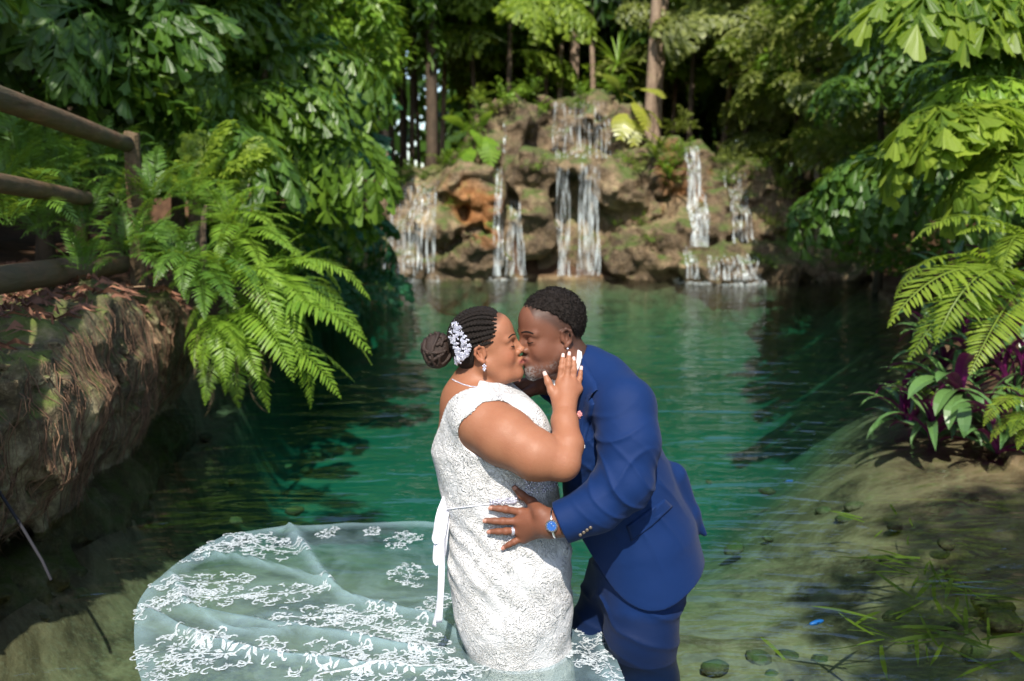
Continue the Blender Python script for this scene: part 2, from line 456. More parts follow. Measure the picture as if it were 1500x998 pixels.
# brown needle litter on the bank
b = MB()
for i in range(3600):
    x = random.uniform(-4.2, -2.1); y = random.uniform(3.4, 8.5); z = None
    hit = wall_bvh.ray_cast(Vector((x, y, 1.6)), Vector((0, 0, -1)), 1.5)[0]
    z = max(hit.z if hit else -1, gz(x, y))
    if z < .6: continue
    a = random.uniform(0, 6.28); L = random.uniform(.03, .11); dx, dy = math.cos(a) * L, math.sin(a) * L; w = .0045
    t = random.random()
    b.add([(x - dx - dy / L * w, y - dy + dx / L * w, z + .012), (x - dx + dy / L * w, y - dy - dx / L * w, z + .012),
           (x + dy / L * w, y - dx / L * w, z + .03 + .03 * random.random()), (x - dy / L * w, y + dx / L * w, z + .03), (x + dx, y + dy, z + .01)],
          [(0, 1, 2, 3), (3, 2, 4)], (t, t, t))
M_LIT = NM('needle_litter'); M_LIT.set(base=M_LIT.mix(M_LIT.attr(), (.07, .03, .018), (.25, .11, .06)), rough=.8)
tag(b.build('leaf_litter', M_LIT.m), kind='stuff', label='reddish brown needle litter covering the bank under the fence', cat='leaf litter')

# --- log fence
m = NM('weathered_log'); tc = m.obj()
mp = m.new('Mapping'); m.l.new(tc, mp.inputs[0]); mp.inputs['Scale'].default_value = (14, 1.2, 14)
g1 = m.noise(2.2, 6, .65, mp.outputs[0], .4); g2 = m.noise(3, 4, .6, tc)
m.set(base=m.mix(m.ramp(g2, [(.35, 0), (.7, 1)]), m.ramp(g1, [(.3, (.05, .026, .014)), (.5, (.15, .085, .045)), (.75, (.26, .16, .09))]), (.09, .075, .04)), rough=.75, spec=.3)
m.bump(g1, .6, .02); M_LOG = m.m
fence = empty('log_fence', (-2.45, 5.5, .88))
tag(fence, 'rustic round log fence with three rails above the rock wall', 'fence')
def rail(a, b_, ra, rb, name='rail'):
    bb = MB(); a = Vector(a); b_ = Vector(b_); n = 14; pts = []; rr = []
    for i in range(n):
        t = i / (n - 1); p = a.lerp(b_, t)
        pts.append(p + Vector((.006 * math.sin(5 * t), 0, .012 * math.sin(3 * t + 1))) - fence.location); rr.append((ra + (rb - ra) * t) * (1 + .03 * math.sin(11 * t)))
    bb.tube(pts, rr, 18); bb.build(name, M_LOG, fence)
rail(at(-400, 16, 2.6), at(186, 209, 6.8), .058, .054)
rail(at(-400, 212, 2.6), at(140, 291, 6.55), .050, .046)
rail(at(-400, 478, 2.6), at(176, 384, 6.75), .062, .075)
bp_ = at(193, 196, 6.86)
bb = MB(); n = 10; prof = [(-.042, -.04), (-.008, -.05), (.032, -.042), (.046, -.01), (.042, .04), (.0, .05), (-.042, .04), (-.048, 0)]
vs_, fs_ = [], []
for i in range(n):
    z = bp_.z - i * (bp_.z - .75) / (n - 1)
    for j, (px, py) in enumerate(prof): vs_.append((bp_.x + px * (1 + .05 * math.sin(i + j)) - fence.location.x, bp_.y + py - fence.location.y, z - fence.location.z + (.02 * math.sin(j * 2.1) if i == 0 else 0)))
k = len(prof)
fs_ = [(i * k + j, (i + 1) * k + j, (i + 1) * k + (j + 1) % k, i * k + (j + 1) % k) for i in range(n - 1) for j in range(k)] + [tuple(range(k))]
bb.add(vs_, fs_); bb.build('post', M_LOG, fence, smooth=False)

# --- the cliff the falls come down
YC = 19.0
def zpx(pts, Y): return [((at(px, py, Y).x), (at(px, py, Y).z)) for px, py in pts]
lowT = zpx([(470, 380), (510, 320), (555, 262), (600, 254), (645, 252), (665, 232), (700, 215), (760, 208), (800, 228), (830, 243), (885, 240), (905, 226), (950, 228), (990, 212), (1040, 222), (1070, 243), (1120, 240), (1160, 285), (1210, 345), (1260, 388), (1300, 412)], YC)
upT = zpx([(640, 330), (678, 210), (695, 168), (720, 156), (800, 150), (815, 146), (892, 144), (905, 150), (930, 175), (960, 225), (1000, 330)], 20.3)
C0 = SDF((-4.4, 17.7, -.7), (7.6, 22.2, 4.0), .042)
gX, gY, gZ = (C0.ax[0][:, None, None], C0.ax[1][None, :, None], C0.ax[2][None, None, :])
xs = C0.ax[0]
t1 = np.interp(xs, *zip(*lowT))[:, None, None]; t2 = np.interp(xs, *zip(*upT))[:, None, None]
fr1 = (YC + .25 * np.sin(xs * 1.9) + .22 * np.sin(xs * .8 + 1) + .7 * sstep(5.1, 7.2, xs) * 0)[:, None, None] + .20 * np.maximum(gZ, 0)
fr2 = (20.25 + .15 * np.sin(xs * 2.3))[:, None, None] + .1 * np.maximum(gZ, 0)
# right slope leans back
fr1 = fr1 + (1.5 * sstep(4.9, 6.8, xs))[:, None, None] * np.clip(gZ / 1.5, 0, 1)
def smax(a, b_, k):
    h_ = np.maximum(k - np.abs(a - b_), 0) / k; return np.maximum(a, b_) + h_ * h_ * k * .25
low = smax(fr1 - gY, gZ - t1, .25); upp = smax(fr2 - gY, gZ - t2, .2)
# alcove behind the upper curtain
alc = np.sqrt(((gX - at(853, 190, 20.2).x) / .55) ** 2 + ((gY - 20.2) / .55) ** 2 + ((gZ - 2.75) / .75) ** 2) - 1
upp = np.maximum(upp, -alc * .5)
C0.F = np.minimum(low, upp).astype(np.float32)
for px, py, Y, rx, ry, rz in ((1062, 398, 18.35, .72, .5, .42), (1120, 400, 18.6, .6, .5, .5), (930, 372, 18.95, .65, .45, .5), (985, 355, 18.9, .5, .4, .45), (905, 275, 19.1, .62, .4, .36),
                           (690, 285, 19.1, .6, .4, .5), (640, 330, 18.95, .5, .35, .45), (700, 370, 18.9, .55, .35, .4), (785, 330, 19.0, .35, .3, .6), (780, 250, 19.2, .5, .4, .4),
                           (1050, 330, 19.0, .5, .4, .5), (960, 260, 19.2, .5, .4, .4), (590, 390, 18.8, .5, .35, .25), (840, 240, 19.3, .6, .5, .13), (540, 395, 18.7, .6, .4, .3),
                           (1180, 385, 18.9, .7, .6, .45), (1235, 405, 18.7, .6, .5, .3), (750, 180, 20.1, .5, .4, .4), (915, 200, 20.0, .35, .3, .55), (720, 220, 19.8, .5, .4, .35)):
    C0.ell(at(px, py, Y), (rx, ry, rz), k=.12)
gXf = gX + .15 * vnoise(gX * 1.5, gY * 1.5, gZ * 1.5)
C0.F += (.19 * np.abs(fbm(gXf * 1.15, gY * 1.15, gZ * 1.5, 2)) + .13 * fbm(gX * 3.3, gY * 3.3, gZ * 3.3, 2) + .075 * fbm(gX * 8, gY * 8, gZ * 8, 1) - .12).astype(np.float32)
C0.F[0], C0.F[-1], C0.F[:, 0], C0.F[:, -1], C0.F[:, :, 0] = 1, 1, 1, 1, 1
cV, cQ = C0.mesh(1)
M_CLIFF = rock_mat('wet_tufa', (.035, .026, .016), (.15, .10, .056), (.42, .31, .18), (.07, .11, .02), .95, .6, .6, 1.0, (.45, .16, .03))
cliff = mobj('waterfall_cliff', mesh_np('waterfall_cliff', cV, cQ), M_CLIFF)
tag(cliff, 'craggy brown tufa cliff with ledges behind the pool, water running down it', 'cliff')
cliff_bvh = bvh_of(cV, cQ)
def cliff_y(x, z, dflt=20.3):
    h_ = cliff_bvh.ray_cast(Vector((x, 15, z)), Vector((0, 1, 0)), 9)[0]
    return h_.y if h_ else dflt

# --- falls: strands of water that leave the ledges and fall
m = NM('falling_water'); m.set(base=(.78, .86, .88), rough=.18, spec=.6)
tcg = m.pos(); mp = m.new('Mapping'); m.l.new(tcg, mp.inputs[0]); mp.inputs['Scale'].default_value = (22, 22, 3.0)
f = m.ramp(m.noise(1.0, 3, .6, mp.outputs[0]), [(.42, .0), (.74, .62)])
tb = m.new('BsdfTransparent'); mx = m.new('MixShader'); m.l.new(f, mx.inputs[0]); m.l.new(tb.outputs[0], mx.inputs[1]); m.l.new(m.b.outputs[0], mx.inputs[2])
m.l.new(mx.outputs[0], m.out.inputs[0]); M_FALL = m.m  # noqa
m = NM('foam'); m.set(base=(.8, .86, .86), rough=.5)
f = m.ramp(m.noise(14, 3, .6, m.pos()), [(.50, .0), (.72, .42)])
tb = m.new('BsdfTransparent'); mx = m.new('MixShader'); m.l.new(f, mx.inputs[0]); m.l.new(tb.outputs[0], mx.inputs[1]); m.l.new(m.b.outputs[0], mx.inputs[2])
m.l.new(mx.outputs[0], m.out.inputs[0]); M_FOAM = m.m
def fall(label, x0, x1, ytop, ybot, n, w, Y=19.0, spread=1.0, foam=True, back=False, ragged=0.0):
    """strands between two pixel columns, following the rock where it juts out"""
    e = empty('waterfall', onz((x0 + x1) / 2, 408))
    bb = MB()
    for i in range(n):
        px = x0 + (x1 - x0) * ((i + .5) / n + random.uniform(-.4, .4) / n)
        a = at(px, ytop + random.uniform(-2, 4) + ragged * random.random(), Y); bo = at(px + random.uniform(-3, 3) * spread + (px - (x0 + x1) / 2) * (spread - 1), ybot - ragged * .6 * random.random(), Y)
        N = 16; cur = 99; vv = []; ww = w * random.uniform(.45, 1.4)
        for j in range(N + 1):
            t = j / N; x = a.x + (bo.x - a.x) * t + .012 * math.sin(9 * t + i * 2.1); z = a.z + (max(bo.z, 0.0) - a.z) * t
            yy = min(cliff_y(x, z, 20.6 if back else 19.8) - .03, cur + .02) - .02 * t
            cur = min(cur, yy) if not back else yy
            w_ = ww * .62 * (.6 + .7 * t + .3 * math.sin(13 * t + i))
            vv.append((x - w_ / 2, yy, z)); vv.append((x, yy - w_ * .35, z)); vv.append((x + w_ / 2, yy, z))
        bb.add([Vector(p) - e.location for p in vv], [(3 * j + q, 3 * j + q + 1, 3 * j + q + 4, 3 * j + q + 3) for j in range(N) for q in (0, 1)])
    bb.build('strands', M_FALL, e)
    if foam:
        fb = MB(); xa, xb = at(x0 - 6 * spread, 404, Y).x, at(x1 + 6 * spread, 404, Y).x
        for i in range(int(26 * (xb - xa)) + 8):
            x = random.uniform(xa, xb); y = cliff_y(x, .1) - random.uniform(.0, .35)
            r = random.uniform(.03, .1)
            fb.ball(Vector((x, y, .0)) - e.location, (r * 1.5, r * 1.2, r * random.uniform(.1, .9) * (.4 if random.random() < .7 else 1.4)), 7, 4)
        fb.build('foam', M_FOAM, e)
    return tag(e, label, 'waterfall', 'falls running down the tufa cliff')
fall('wide thin veil of drips over the low outer ledge of the cliff', 566, 642, 254, 402, 44, .030, spread=1.0, ragged=24)
fall('slim single ribbon of water beside the bare brown boulder', 726, 735, 246, 402, 5, .07)
fall('short broad fan of water spreading white at its foot', 748, 762, 292, 402, 9, .07, spread=2.2)
fall('narrow slanting trickle beside the bright central cascade', 812, 834, 246, 402, 6, .06, spread=.8)
fall('bright central cascade pouring from the bowl-shaped ledge', 846, 876, 242, 402, 13, .075, spread=1.2)
fall('upper curtain of fine strands falling in front of the dark alcove', 812, 890, 146, 236, 24, .035, Y=20.1, foam=False, back=True)
fall('white stream tumbling down the cliff beside the leafy rosette', 1006, 1030, 212, 360, 12, .075, foam=False)
fall('pair of thin trickles from the low mossy rim near the sloping bank', 1064, 1096, 246, 356, 10, .045, foam=False, ragged=10)
fall('glittering film of water over the low rounded boulder', 1030, 1104, 374, 407, 22, .06, Y=18.3)
fall('thread of water dripping high on the upper rock shoulder', 736, 741, 178, 226, 3, .04, Y=20.0, foam=False)
fall('sheet of water sliding off the boulder edge into the pool', 1000, 1014, 362, 406, 6, .06, Y=18.5)

# loose cable lying down the wall into the water
b = MB(); b.tube([at(-30, 690, 3.75), at(0, 722, 3.7), at(34, 775, 3.62), at(62, 822, 3.55), at(75, 850, 3.5)], .006, 6)
q_ = NM('dark_cable'); q_.set(base=(.03, .03, .035), rough=.9, spec=.1)
tag(b.build('cable', q_.m), 'thin dark cable running down the rock wall into the water', 'cable')
# two small blue fish just under the surface
def fish(px, py, L, ang, label):
    p = onz(px, py, -.05); b = MB(); b.ball((0, 0, 0), (L * .5, L * .13, L * .2), 12, 8)
    e = empty('fish', p); q = NM('blue_fish'); q.set(base=(.012, .13, .45), rough=.4); b.build('body', q.m, e)
    t = MB(); t.add([(-L * .42, 0, 0), (-L * .75, .004, L * .2), (-L * .66, 0, 0), (-L * .75, -.004, -L * .2)], [(0, 1, 2), (0, 2, 3)]); t.build('tail', q.m, e)
    f_ = MB(); f_.add([(-L * .2, 0, L * .15), (L * .15, 0, L * .18), (-L * .15, 0, L * .32)], [(0, 1, 2)]); f_.build('fin', q.m, e)
    e.rotation_euler = (1.1, 0, ang); tag(e, label, 'fish')
fish(1196, 912, .07, .5, 'larger bright blue fish just under the clear shallow water')
fish(1156, 705, .045, .1, 'smaller blue fish farther out towards the green depth')

# stones lying on the bed of the shallows
def stone_mesh(seed):
    r = random.Random(seed); bb = MB(); bb.ball((0, 0, 0), (1, .8, .5), 10, 7); v = np.array(bb.v, np.float32)
    v *= (1 + .28 * vnoise(v[:, 0] * 1.7 + seed * 3, v[:, 1] * 1.7, v[:, 2] * 1.7))[:, None]; bb.v = [tuple(q) for q in v.tolist()]; return bb.data('stone')
STONE = [stone_mesh(i) for i in range(4)]; M_STONE = rock_mat('bed_stone', (.03, .024, .014), (.11, .085, .05), (.24, .20, .12), (.06, .09, .02), .8, 4.0)
for me in STONE: me.materials.append(M_STONE)
rs = random.Random(4); k = 0
while k < 38:
    px, py = (rs.uniform(1010, 1490), rs.uniform(690, 990)) if k < 25 else (rs.uniform(60, 520), rs.uniform(640, 780))
    p = onz(px, py, -.3); z = gz(p.x, p.y); k += 1
    if z > -.04: continue
    q = onz(px, py, z); s_ = rs.uniform(.025, .07) * (1.3 if rs.random() < .2 else 1); o = mobj('stone', STONE[k % 4]); o.location = (q.x, q.y, z + s_ * .1); o.scale = (s_, s_, s_); o.rotation_euler = (rs.uniform(-.2, .2), rs.uniform(-.2, .2), rs.uniform(0, 6))
    side = px > 800
    tag(o, 'rounded brown stone on the pool bed below the lily bank' if side else 'rounded brown stone on the pool bed below the rock wall', 'stone', 'stones under water below the lily bank' if side else 'stones under water below the rock wall')
# ================================================================ plants
rv = random.Random(21)
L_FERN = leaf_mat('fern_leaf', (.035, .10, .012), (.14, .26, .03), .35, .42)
L_FERN2 = leaf_mat('sun_toned_fern_leaf', (.09, .20, .015), (.26, .40, .04), .4, .42)  # brighter copy of the fern green, sunlight put into the colour
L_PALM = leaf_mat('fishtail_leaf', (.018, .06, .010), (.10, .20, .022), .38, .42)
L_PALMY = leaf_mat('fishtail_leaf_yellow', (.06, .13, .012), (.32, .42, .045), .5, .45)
L_TEAL = leaf_mat('bluish_leaf', (.010, .065, .025), (.035, .17, .065), .3, .4)
L_DARK = leaf_mat('shade_toned_leaf', (.012, .035, .008), (.045, .10, .014), .3, .38)  # darkest leaf green, forest shade put into the colour
L_MID = leaf_mat('bush_leaf', (.04, .10, .012), (.17, .29, .03), .42, .36)
L_OLIVE = leaf_mat('olive_leaf', (.06, .085, .02), (.30, .33, .08), .45, .42)
L_PHIL = leaf_mat('philodendron_leaf', (.16, .20, .02), (.38, .38, .06), .35, .35)
L_CRADLE = leaf_mat('boat_lily_leaf', (.03, .09, .025), (.12, .22, .06), .15, .32, under=(.14, .012, .085))
def bark(name, a, b):
    m = NM(name); tc = m.obj(); mp = m.new('Mapping'); m.l.new(tc, mp.inputs[0]); mp.inputs['Scale'].default_value = (4, 4, 1.2)
    n = m.noise(3.5, 6, .7, mp.outputs[0], .3); m.set(base=m.ramp(n, [(.3, a), (.7, b)]), rough=.85); m.bump(n, .8, .04); return m.m
B_DARK = bark('dark_bark', (.03, .02, .012), (.11, .075, .045))
B_PALE = bark('pale_bark', (.13, .085, .055), (.36, .26, .18))
M_STEM = NM('green_stem'); M_STEM.set(base=(.10, .13, .03), rough=.5); M_STEM = M_STEM.m
M_DRY = leaf_mat('dry_frond', (.14, .09, .055), (.34, .24, .16), .2, .7)

class LB:
    """leaf builder: triangles and quads gathered into numpy arrays, with a tint per leaf"""
    def __init__(s): s.v = []; s.q = []; s.t = []; s.c = []
    def add(s, vs, q=(), t=(), c=.5):
        b = len(s.v); s.v += vs; s.q += [tuple(i + b for i in f) for f in q]; s.t += [tuple(i + b for i in f) for f in t]; s.c += [c] * len(vs)
    def data(s, name):
        c = np.array(s.c, np.float32)[:, None].repeat(3, 1)
        return mesh_np(name, np.array([tuple(v) for v in s.v], np.float32), s.q or None, s.t or None, False, c)
    def leaf(s, p, d, n, L, w, c=.5, bend=.15):
        """pointed leaf with a bent tip"""
        sd = d.cross(n).normalized()
        m1 = p + d * (L * .35) - n * (bend * L * .1); m2 = p + d * (L * .72) - n * (bend * L * .45); tp = p + d * L - n * (bend * L)
        s.add([p, m1 + sd * w * .5 + n * w * .08, m1 - sd * w * .5 + n * w * .08, m2 + sd * w * .38, m2 - sd * w * .38, tp, m1, m2],
              [(1, 3, 7, 6), (6, 7, 4, 2)], [(0, 1, 6), (0, 6, 2), (3, 5, 7), (7, 5, 4)], c)
    def wedge(s, p, d, n, L, w, c=.5, r=rv):
        """fishtail leaflet: a pleated fan with a ragged end"""
        sd = d.cross(n).normalized(); k = 6; vs = [p]; cv = r.uniform(.05, .22)
        for row, q in ((0, .55), (1, 1.0)):
            for i in range(k + 1):
                u = i / k - .5; l = L * q * (1 - .38 * abs(u + .22) + (r.uniform(-.13, .08) if row else 0))
                vs.append(p + d * l + sd * (u * w * (.62 if not row else 1.0)) - n * (cv * L * q * q + (.018 * L if i % 2 else 0) + .25 * w * u * u))
        s.add(vs, [(1 + i, 2 + i, k + 3 + i, k + 2 + i) for i in range(k)], [(0, i + 1, i + 2) for i in range(k)], c)
    def stem(s, pts, r0, r1, c=.3):
        k = len(pts); vs = []
        for i, p in enumerate(pts):
            r = r0 + (r1 - r0) * i / (k - 1)
            for a in (0, 2.1, 4.2): vs.append(p + Vector((0, math.cos(a) * r, math.sin(a) * r)))
        s.add(vs, [(3 * i + j, 3 * i + (j + 1) % 3, 3 * i + 3 + (j + 1) % 3, 3 * i + 3 + j) for i in range(k - 1) for j in range(3)], (), c)

def arc(n, a0, droop, power=1.3):
    """unit-length curve in xz that starts at angle a0 and bends down by droop"""
    pts = [Vector((0, 0, 0))]; dirs = []
    for i in range(n):
        a = a0 - droop * ((i + .5) / n) ** power; d = Vector((math.cos(a), 0, math.sin(a))); dirs.append(d); pts.append(pts[-1] + d / n)
    return pts, dirs
def fern_frond(seed, droop=1.2, a0=.6, n=40, width=.17, gap=.10, ang=1.15, pin=.016):
    r = random.Random(seed); b = LB(); pts, dirs = arc(n, a0, droop)
    b.stem(pts, .006, .002, .35)
    for i in range(n):
        t = (i + .5) / n
        if t < gap: continue
        u = (t - gap) / (1 - gap); L = width * (min(1, .35 + 2.8 * u) * (1 - u ** 2.2) + .06) * r.uniform(.9, 1.08)
        d = dirs[i]; nn = Vector((-d.z, 0, d.x))
        for sgn in (1, -1):
            if r.random() < .03: continue
            a = ang - .45 * u + r.uniform(-.08, .08)
            dd = (d * math.cos(a) + Vector((0, sgn, 0)) * math.sin(a) + nn * r.uniform(-.12, .16)).normalized()
            n2 = (nn + d * r.uniform(-.3, .3)).normalized()
            b.leaf(pts[i], dd, n2, L, pin * (.6 + .6 * min(1, L / width)), r.random() * .6 + .25 * u, r.uniform(.05, .35))
    return b.data('frond')
def fishtail_frond(seed, droop=1.1, a0=.5, npair=9, nl=7, leaf=.13):
    r = random.Random(seed); b = LB(); pts, dirs = arc(24, a0, droop)
    b.stem(pts, .012, .004, .2)
    for i in range(npair * 2 + 1):
        t = .2 + .8 * i / (npair * 2); j = min(23, int(t * 24)); p, d = pts[j], dirs[j]; nn = Vector((-d.z, 0, d.x))
        sgn = 1 if i % 2 else -1
        if i == npair * 2: dd = d
        else: dd = (d * .65 + Vector((0, sgn, 0)) * .9 + nn * r.uniform(-.15, .1)).normalized()
        L = .42 * (math.sin(math.pi * (.15 + .75 * (t - .2) / .8)) ** .8) * r.uniform(.85, 1.1)
        prev = p; cd = dd.copy(); sp = [p]
        for k in range(nl):
            cd = (cd + Vector((0, 0, -.10 - .03 * k))).normalized(); q = prev + cd * (L / nl); sp.append(q)
            sd = cd.cross(nn).normalized()
            for s2 in ((1, -1) if k < nl - 1 else (1, -1, 0)):
                ld = (cd * .7 + sd * s2 * r.uniform(.35, 1.1) + Vector((r.uniform(-.3, .3), r.uniform(-.3, .3), -r.uniform(-.1, .8)))).normalized()
                b.wedge(q, ld, (nn + Vector((r.uniform(-.4, .4), r.uniform(-.4, .4), .3))).normalized(), leaf * r.uniform(.7, 1.15), leaf * r.uniform(.45, .8), r.random(), r)
            prev = q
        b.stem(sp, .005, .002, .25)
    return b.data('frond')
def leafy_branch(seed, n=26, leaf=.12, w=.05, spread=.32):
    r = random.Random(seed); b = LB(); pts, dirs = arc(10, .35, .8); b.stem(pts, .008, .003, .2)
    for i in range(n):
        t = .12 + .88 * i / n; j = min(9, int(t * 10)); p = pts[j] + Vector((0, r.uniform(-1, 1) * spread * (1.1 - t), r.uniform(-.5, .6) * spread * (1.1 - t)))
        d = (dirs[j] * .6 + Vector((r.uniform(-.3, .5), r.uniform(-1, 1), r.uniform(-.8, .35)))).normalized()
        nn = Vector((r.uniform(-.5, .5), r.uniform(-.6, .6), 1)); nn = (nn - d * nn.dot(d)).normalized()
        b.leaf(p, d, nn, leaf * r.uniform(.7, 1.2), w * r.uniform(.8, 1.2), r.random(), r.uniform(.05, .4))
    return b.data('branch')
def crown_mesh(seed, n=3600, leaf=.17, w=.075, lobes=16, rx=1.0, rz=1.0):
    """crown of leaf clumps through a lumpy volume of unit radius"""
    r = random.Random(seed); b = LB(); cl = []
    for i in range(lobes):
        a = r.uniform(0, 6.283); rr = r.uniform(.25, .9) * rx; z = r.uniform(-.8, .9) * rz
        cl.append((Vector((rr * math.cos(a), rr * math.sin(a), z)), r.uniform(.2, .46)))
    for i in range(n):
        c, s = cl[r.randrange(lobes)]
        v = Vector((r.gauss(0, 1), r.gauss(0, 1), r.gauss(0, 1))).normalized()
        p = c + v * s * (r.random() ** .4); d = (v * .5 + Vector((r.uniform(-1, 1), r.uniform(-1, 1), r.uniform(-1.1, .2)))).normalized()
        nn = v + Vector((0, 0, .8)); nn = (nn - d * nn.dot(d)); nn = nn.normalized() if nn.length > 1e-3 else Vector((0, 0, 1))
        sd = d.cross(nn).normalized(); L = leaf * r.uniform(.7, 1.3); ww = w * r.uniform(.8, 1.2)
        b.add([p, p + d * L * .5 + sd * ww * .5, p + d * L - nn * .2 * L, p + d * L * .5 - sd * ww * .5], [(0, 1, 2, 3)], (), r.random())
    return b.data('crown')

FERN = [fern_frond(i, d, a) for i, (d, a) in enumerate(((1.5, .75), (1.1, .5), (1.9, 1.0), (.8, .35)))]
FISHN = [fishtail_frond(50 + i, d, a, 9, 6, .125) for i, (d, a) in enumerate(((1.2, .5), (.8, .35), (1.6, .8)))]
FISH = [fishtail_frond(40 + i, d, a, 10, 8, .085) for i, (d, a) in enumerate(((1.2, .5), (.8, .35), (1.6, .8)))]
BRANCH = [leafy_branch(60 + i) for i in range(3)]
CROWN = [crown_mesh(80 + i) for i in range(4)]
def variant(me, mat):
    key = me.name + '|' + mat.name
    if key not in variant.c:
        c = me.copy(); c.materials.clear(); c.materials.append(mat); variant.c[key] = c
    return variant.c[key]
variant.c = {}
def span(name, me, a, b, parent, roll=0.0, wide=1.0):
    """lay a unit frond (local +x) from a to its tip direction b"""
    a = Vector(a); b = Vector(b); x = (b - a); L = x.length; x.normalize()
    up = Vector((0, 0, 1)); y = up.cross(x)
    y = y.normalized() if y.length > 1e-3 else Vector((0, 1, 0))
    z = x.cross(y)
    # the frond arcs: pitch its chord so that its tip lands on b
    tip = me.get('tip')
    if tip is None:
        co = np.zeros(len(me.vertices) * 3, np.float32); me.vertices.foreach_get('co', co); co = co.reshape(-1, 3)
        t = co[np.argmax(np.hypot(co[:, 0], co[:, 2] * .6))]; tip = [float(t[0]), float(t[2])]; me['tip'] = tip
    ch = math.hypot(tip[0], tip[1]); pa = math.atan2(tip[1], tip[0])
    M = Matrix((x, y, z)).transposed().to_4x4() @ Matrix.Rotation(pa, 4, 'Y') @ Matrix.Rotation(0, 4, 'X')
    M = Matrix.Rotation(roll, 4, x) @ M
    s = L / ch
    o = mobj(name, me, None, parent)
    M = Matrix.Translation(a - (parent.location if parent else Vector())) @ M @ Matrix.Diagonal((s, s * wide, s, 1))
    o.matrix_local = M
    return o
def trunk(parent, base, top, r0, r1, mat, lean=0.0, name='trunk'):
    b = MB(); base = Vector(base); top = Vector(top); pts = []; rr = []; n = 9
    ph = rv.uniform(0, 6)
    for i in range(n):
        t = i / (n - 1); p = base.lerp(top, t) + Vector((math.sin(3 * t + ph), math.cos(2.3 * t + ph), 0)) * r0 * .5 * (1 if 0 < i < n - 1 else .3)
        pts.append(p - parent.location); rr.append((r0 + (r1 - r0) * t) * (1 + (.35 if i == 0 else 0)))
    b.tube(pts, rr, 9); return b.build(name, mat, parent)
def palm(label, x, y, h, nf, fl, mat, group=None, r=.07, bk=B_DARK, low=.45, aim=None, cat='palm tree'):
    z = gz(x, y) - .05; e = empty('fishtail_palm', (x, y, z))
    trunk(e, (x, y, z), (x + rv.uniform(-.2, .2), y + rv.uniform(-.2, .2), z + h), r, r * .6, bk)
    for i in range(nf):
        t = low + (1 - low) * (i / max(1, nf - 1)); a = i * 2.4 + rv.uniform(-.4, .4)
        if aim is not None and i % 3: a = aim + rv.uniform(-1.1, 1.1)
        p = Vector((x, y, z + h * t)); L = fl * rv.uniform(.75, 1.1)
        el = rv.uniform(-.5, .65) + .5 * (t - .6)
        span('frond', variant(FISH[i % 3], mat), p, p + Vector((math.cos(a) * math.cos(el), math.sin(a) * math.cos(el), math.sin(el))) * L, e, rv.uniform(-.9, .9))
    return tag(e, label, cat, group)
def tree(label, x, y, h, rad, mat, group=None, cz=.6, bk=B_DARK, r=.12, squash=1.2, name='forest_tree'):
    z = gz(x, y) - .05; e = empty(name, (x, y, z))
    trunk(e, (x, y, z), (x + rv.uniform(-.3, .3), y + rv.uniform(-.3, .3), z + h * .95), r, r * .4, bk)
    o = mobj('crown', variant(CROWN[rv.randrange(4)], mat), None, e)
    o.location = (0, 0, h * cz); o.scale = (rad, rad, rad * squash); o.rotation_euler = (rv.uniform(-.2, .2), rv.uniform(-.2, .2), rv.uniform(0, 6.28))
    return tag(e, label, 'tree', group)
def bush(label, x, y, z, size, n, mat, group=None, name='bush', me=None):
    e = empty(name, (x, y, z)); me = me or BRANCH
    for i in range(n):
        a = i * 2.4 + rv.uniform(-.3, .3); el = rv.uniform(-.1, 1.1)
        p = Vector((x, y, z)); d = Vector((math.cos(a) * math.cos(el), math.sin(a) * math.cos(el), math.sin(el))) * size * rv.uniform(.6, 1.1)
        span('branch', variant(me[i % len(me)], mat), p, p + d, e, rv.uniform(-.5, .5), 1.2)
    return tag(e, label, 'bush', group)
def fern(label, base, tips, mat, group=None, wide=1.0, name='sword_fern'):
    e = empty(name, base)
    for i, tp in enumerate(tips):
        span('frond', variant(FERN[i % 4], mat), Vector(base) + Vector((rv.uniform(-.03, .03), rv.uniform(-.03, .03), 0)), tp, e, rv.uniform(-.25, .25), wide)
    return tag(e, label, 'fern', group)
def fern_px(label, px, py, Y, tips, mat, group=None, wide=1.0):
    """tips: (px, py, dY)"""
    return fern(label, at(px, py, Y), [at(a, b, Y + c) for a, b, c in tips], mat, group, wide)
def burst(px, py, n, rad, a0=0, a1=6.283, dy=.45, sx=1.0, sy=1.0):
    out = []
    for i in range(n):
        a = a0 + (a1 - a0) * (i + rv.uniform(.1, .9)) / n; q = rad * rv.uniform(.7, 1.1)
        out.append((px + math.cos(a) * q * sx, py - math.sin(a) * q * sy, rv.uniform(-dy, dy)))
    return out

# ---- ferns pouring over the end of the rock wall
G = 'sword ferns pouring over the end of the rock wall'
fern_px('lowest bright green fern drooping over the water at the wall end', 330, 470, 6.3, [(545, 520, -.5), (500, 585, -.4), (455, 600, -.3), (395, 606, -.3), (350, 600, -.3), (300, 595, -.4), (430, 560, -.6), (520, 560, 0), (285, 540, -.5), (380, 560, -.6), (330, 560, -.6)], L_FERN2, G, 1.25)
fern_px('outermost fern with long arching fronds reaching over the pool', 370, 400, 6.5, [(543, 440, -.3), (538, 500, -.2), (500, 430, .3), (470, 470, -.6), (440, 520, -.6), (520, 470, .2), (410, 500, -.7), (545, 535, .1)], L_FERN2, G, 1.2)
fern_px('yellow-green fern crowning the mound of ferns', 350, 345, 6.7, [(445, 325, 0), (430, 370, -.5), (400, 305, .2), (360, 290, .2), (300, 320, -.3), (450, 390, -.3), (320, 390, -.6), (385, 400, -.6), (440, 350, .3)], L_FERN2, G, 1.15)
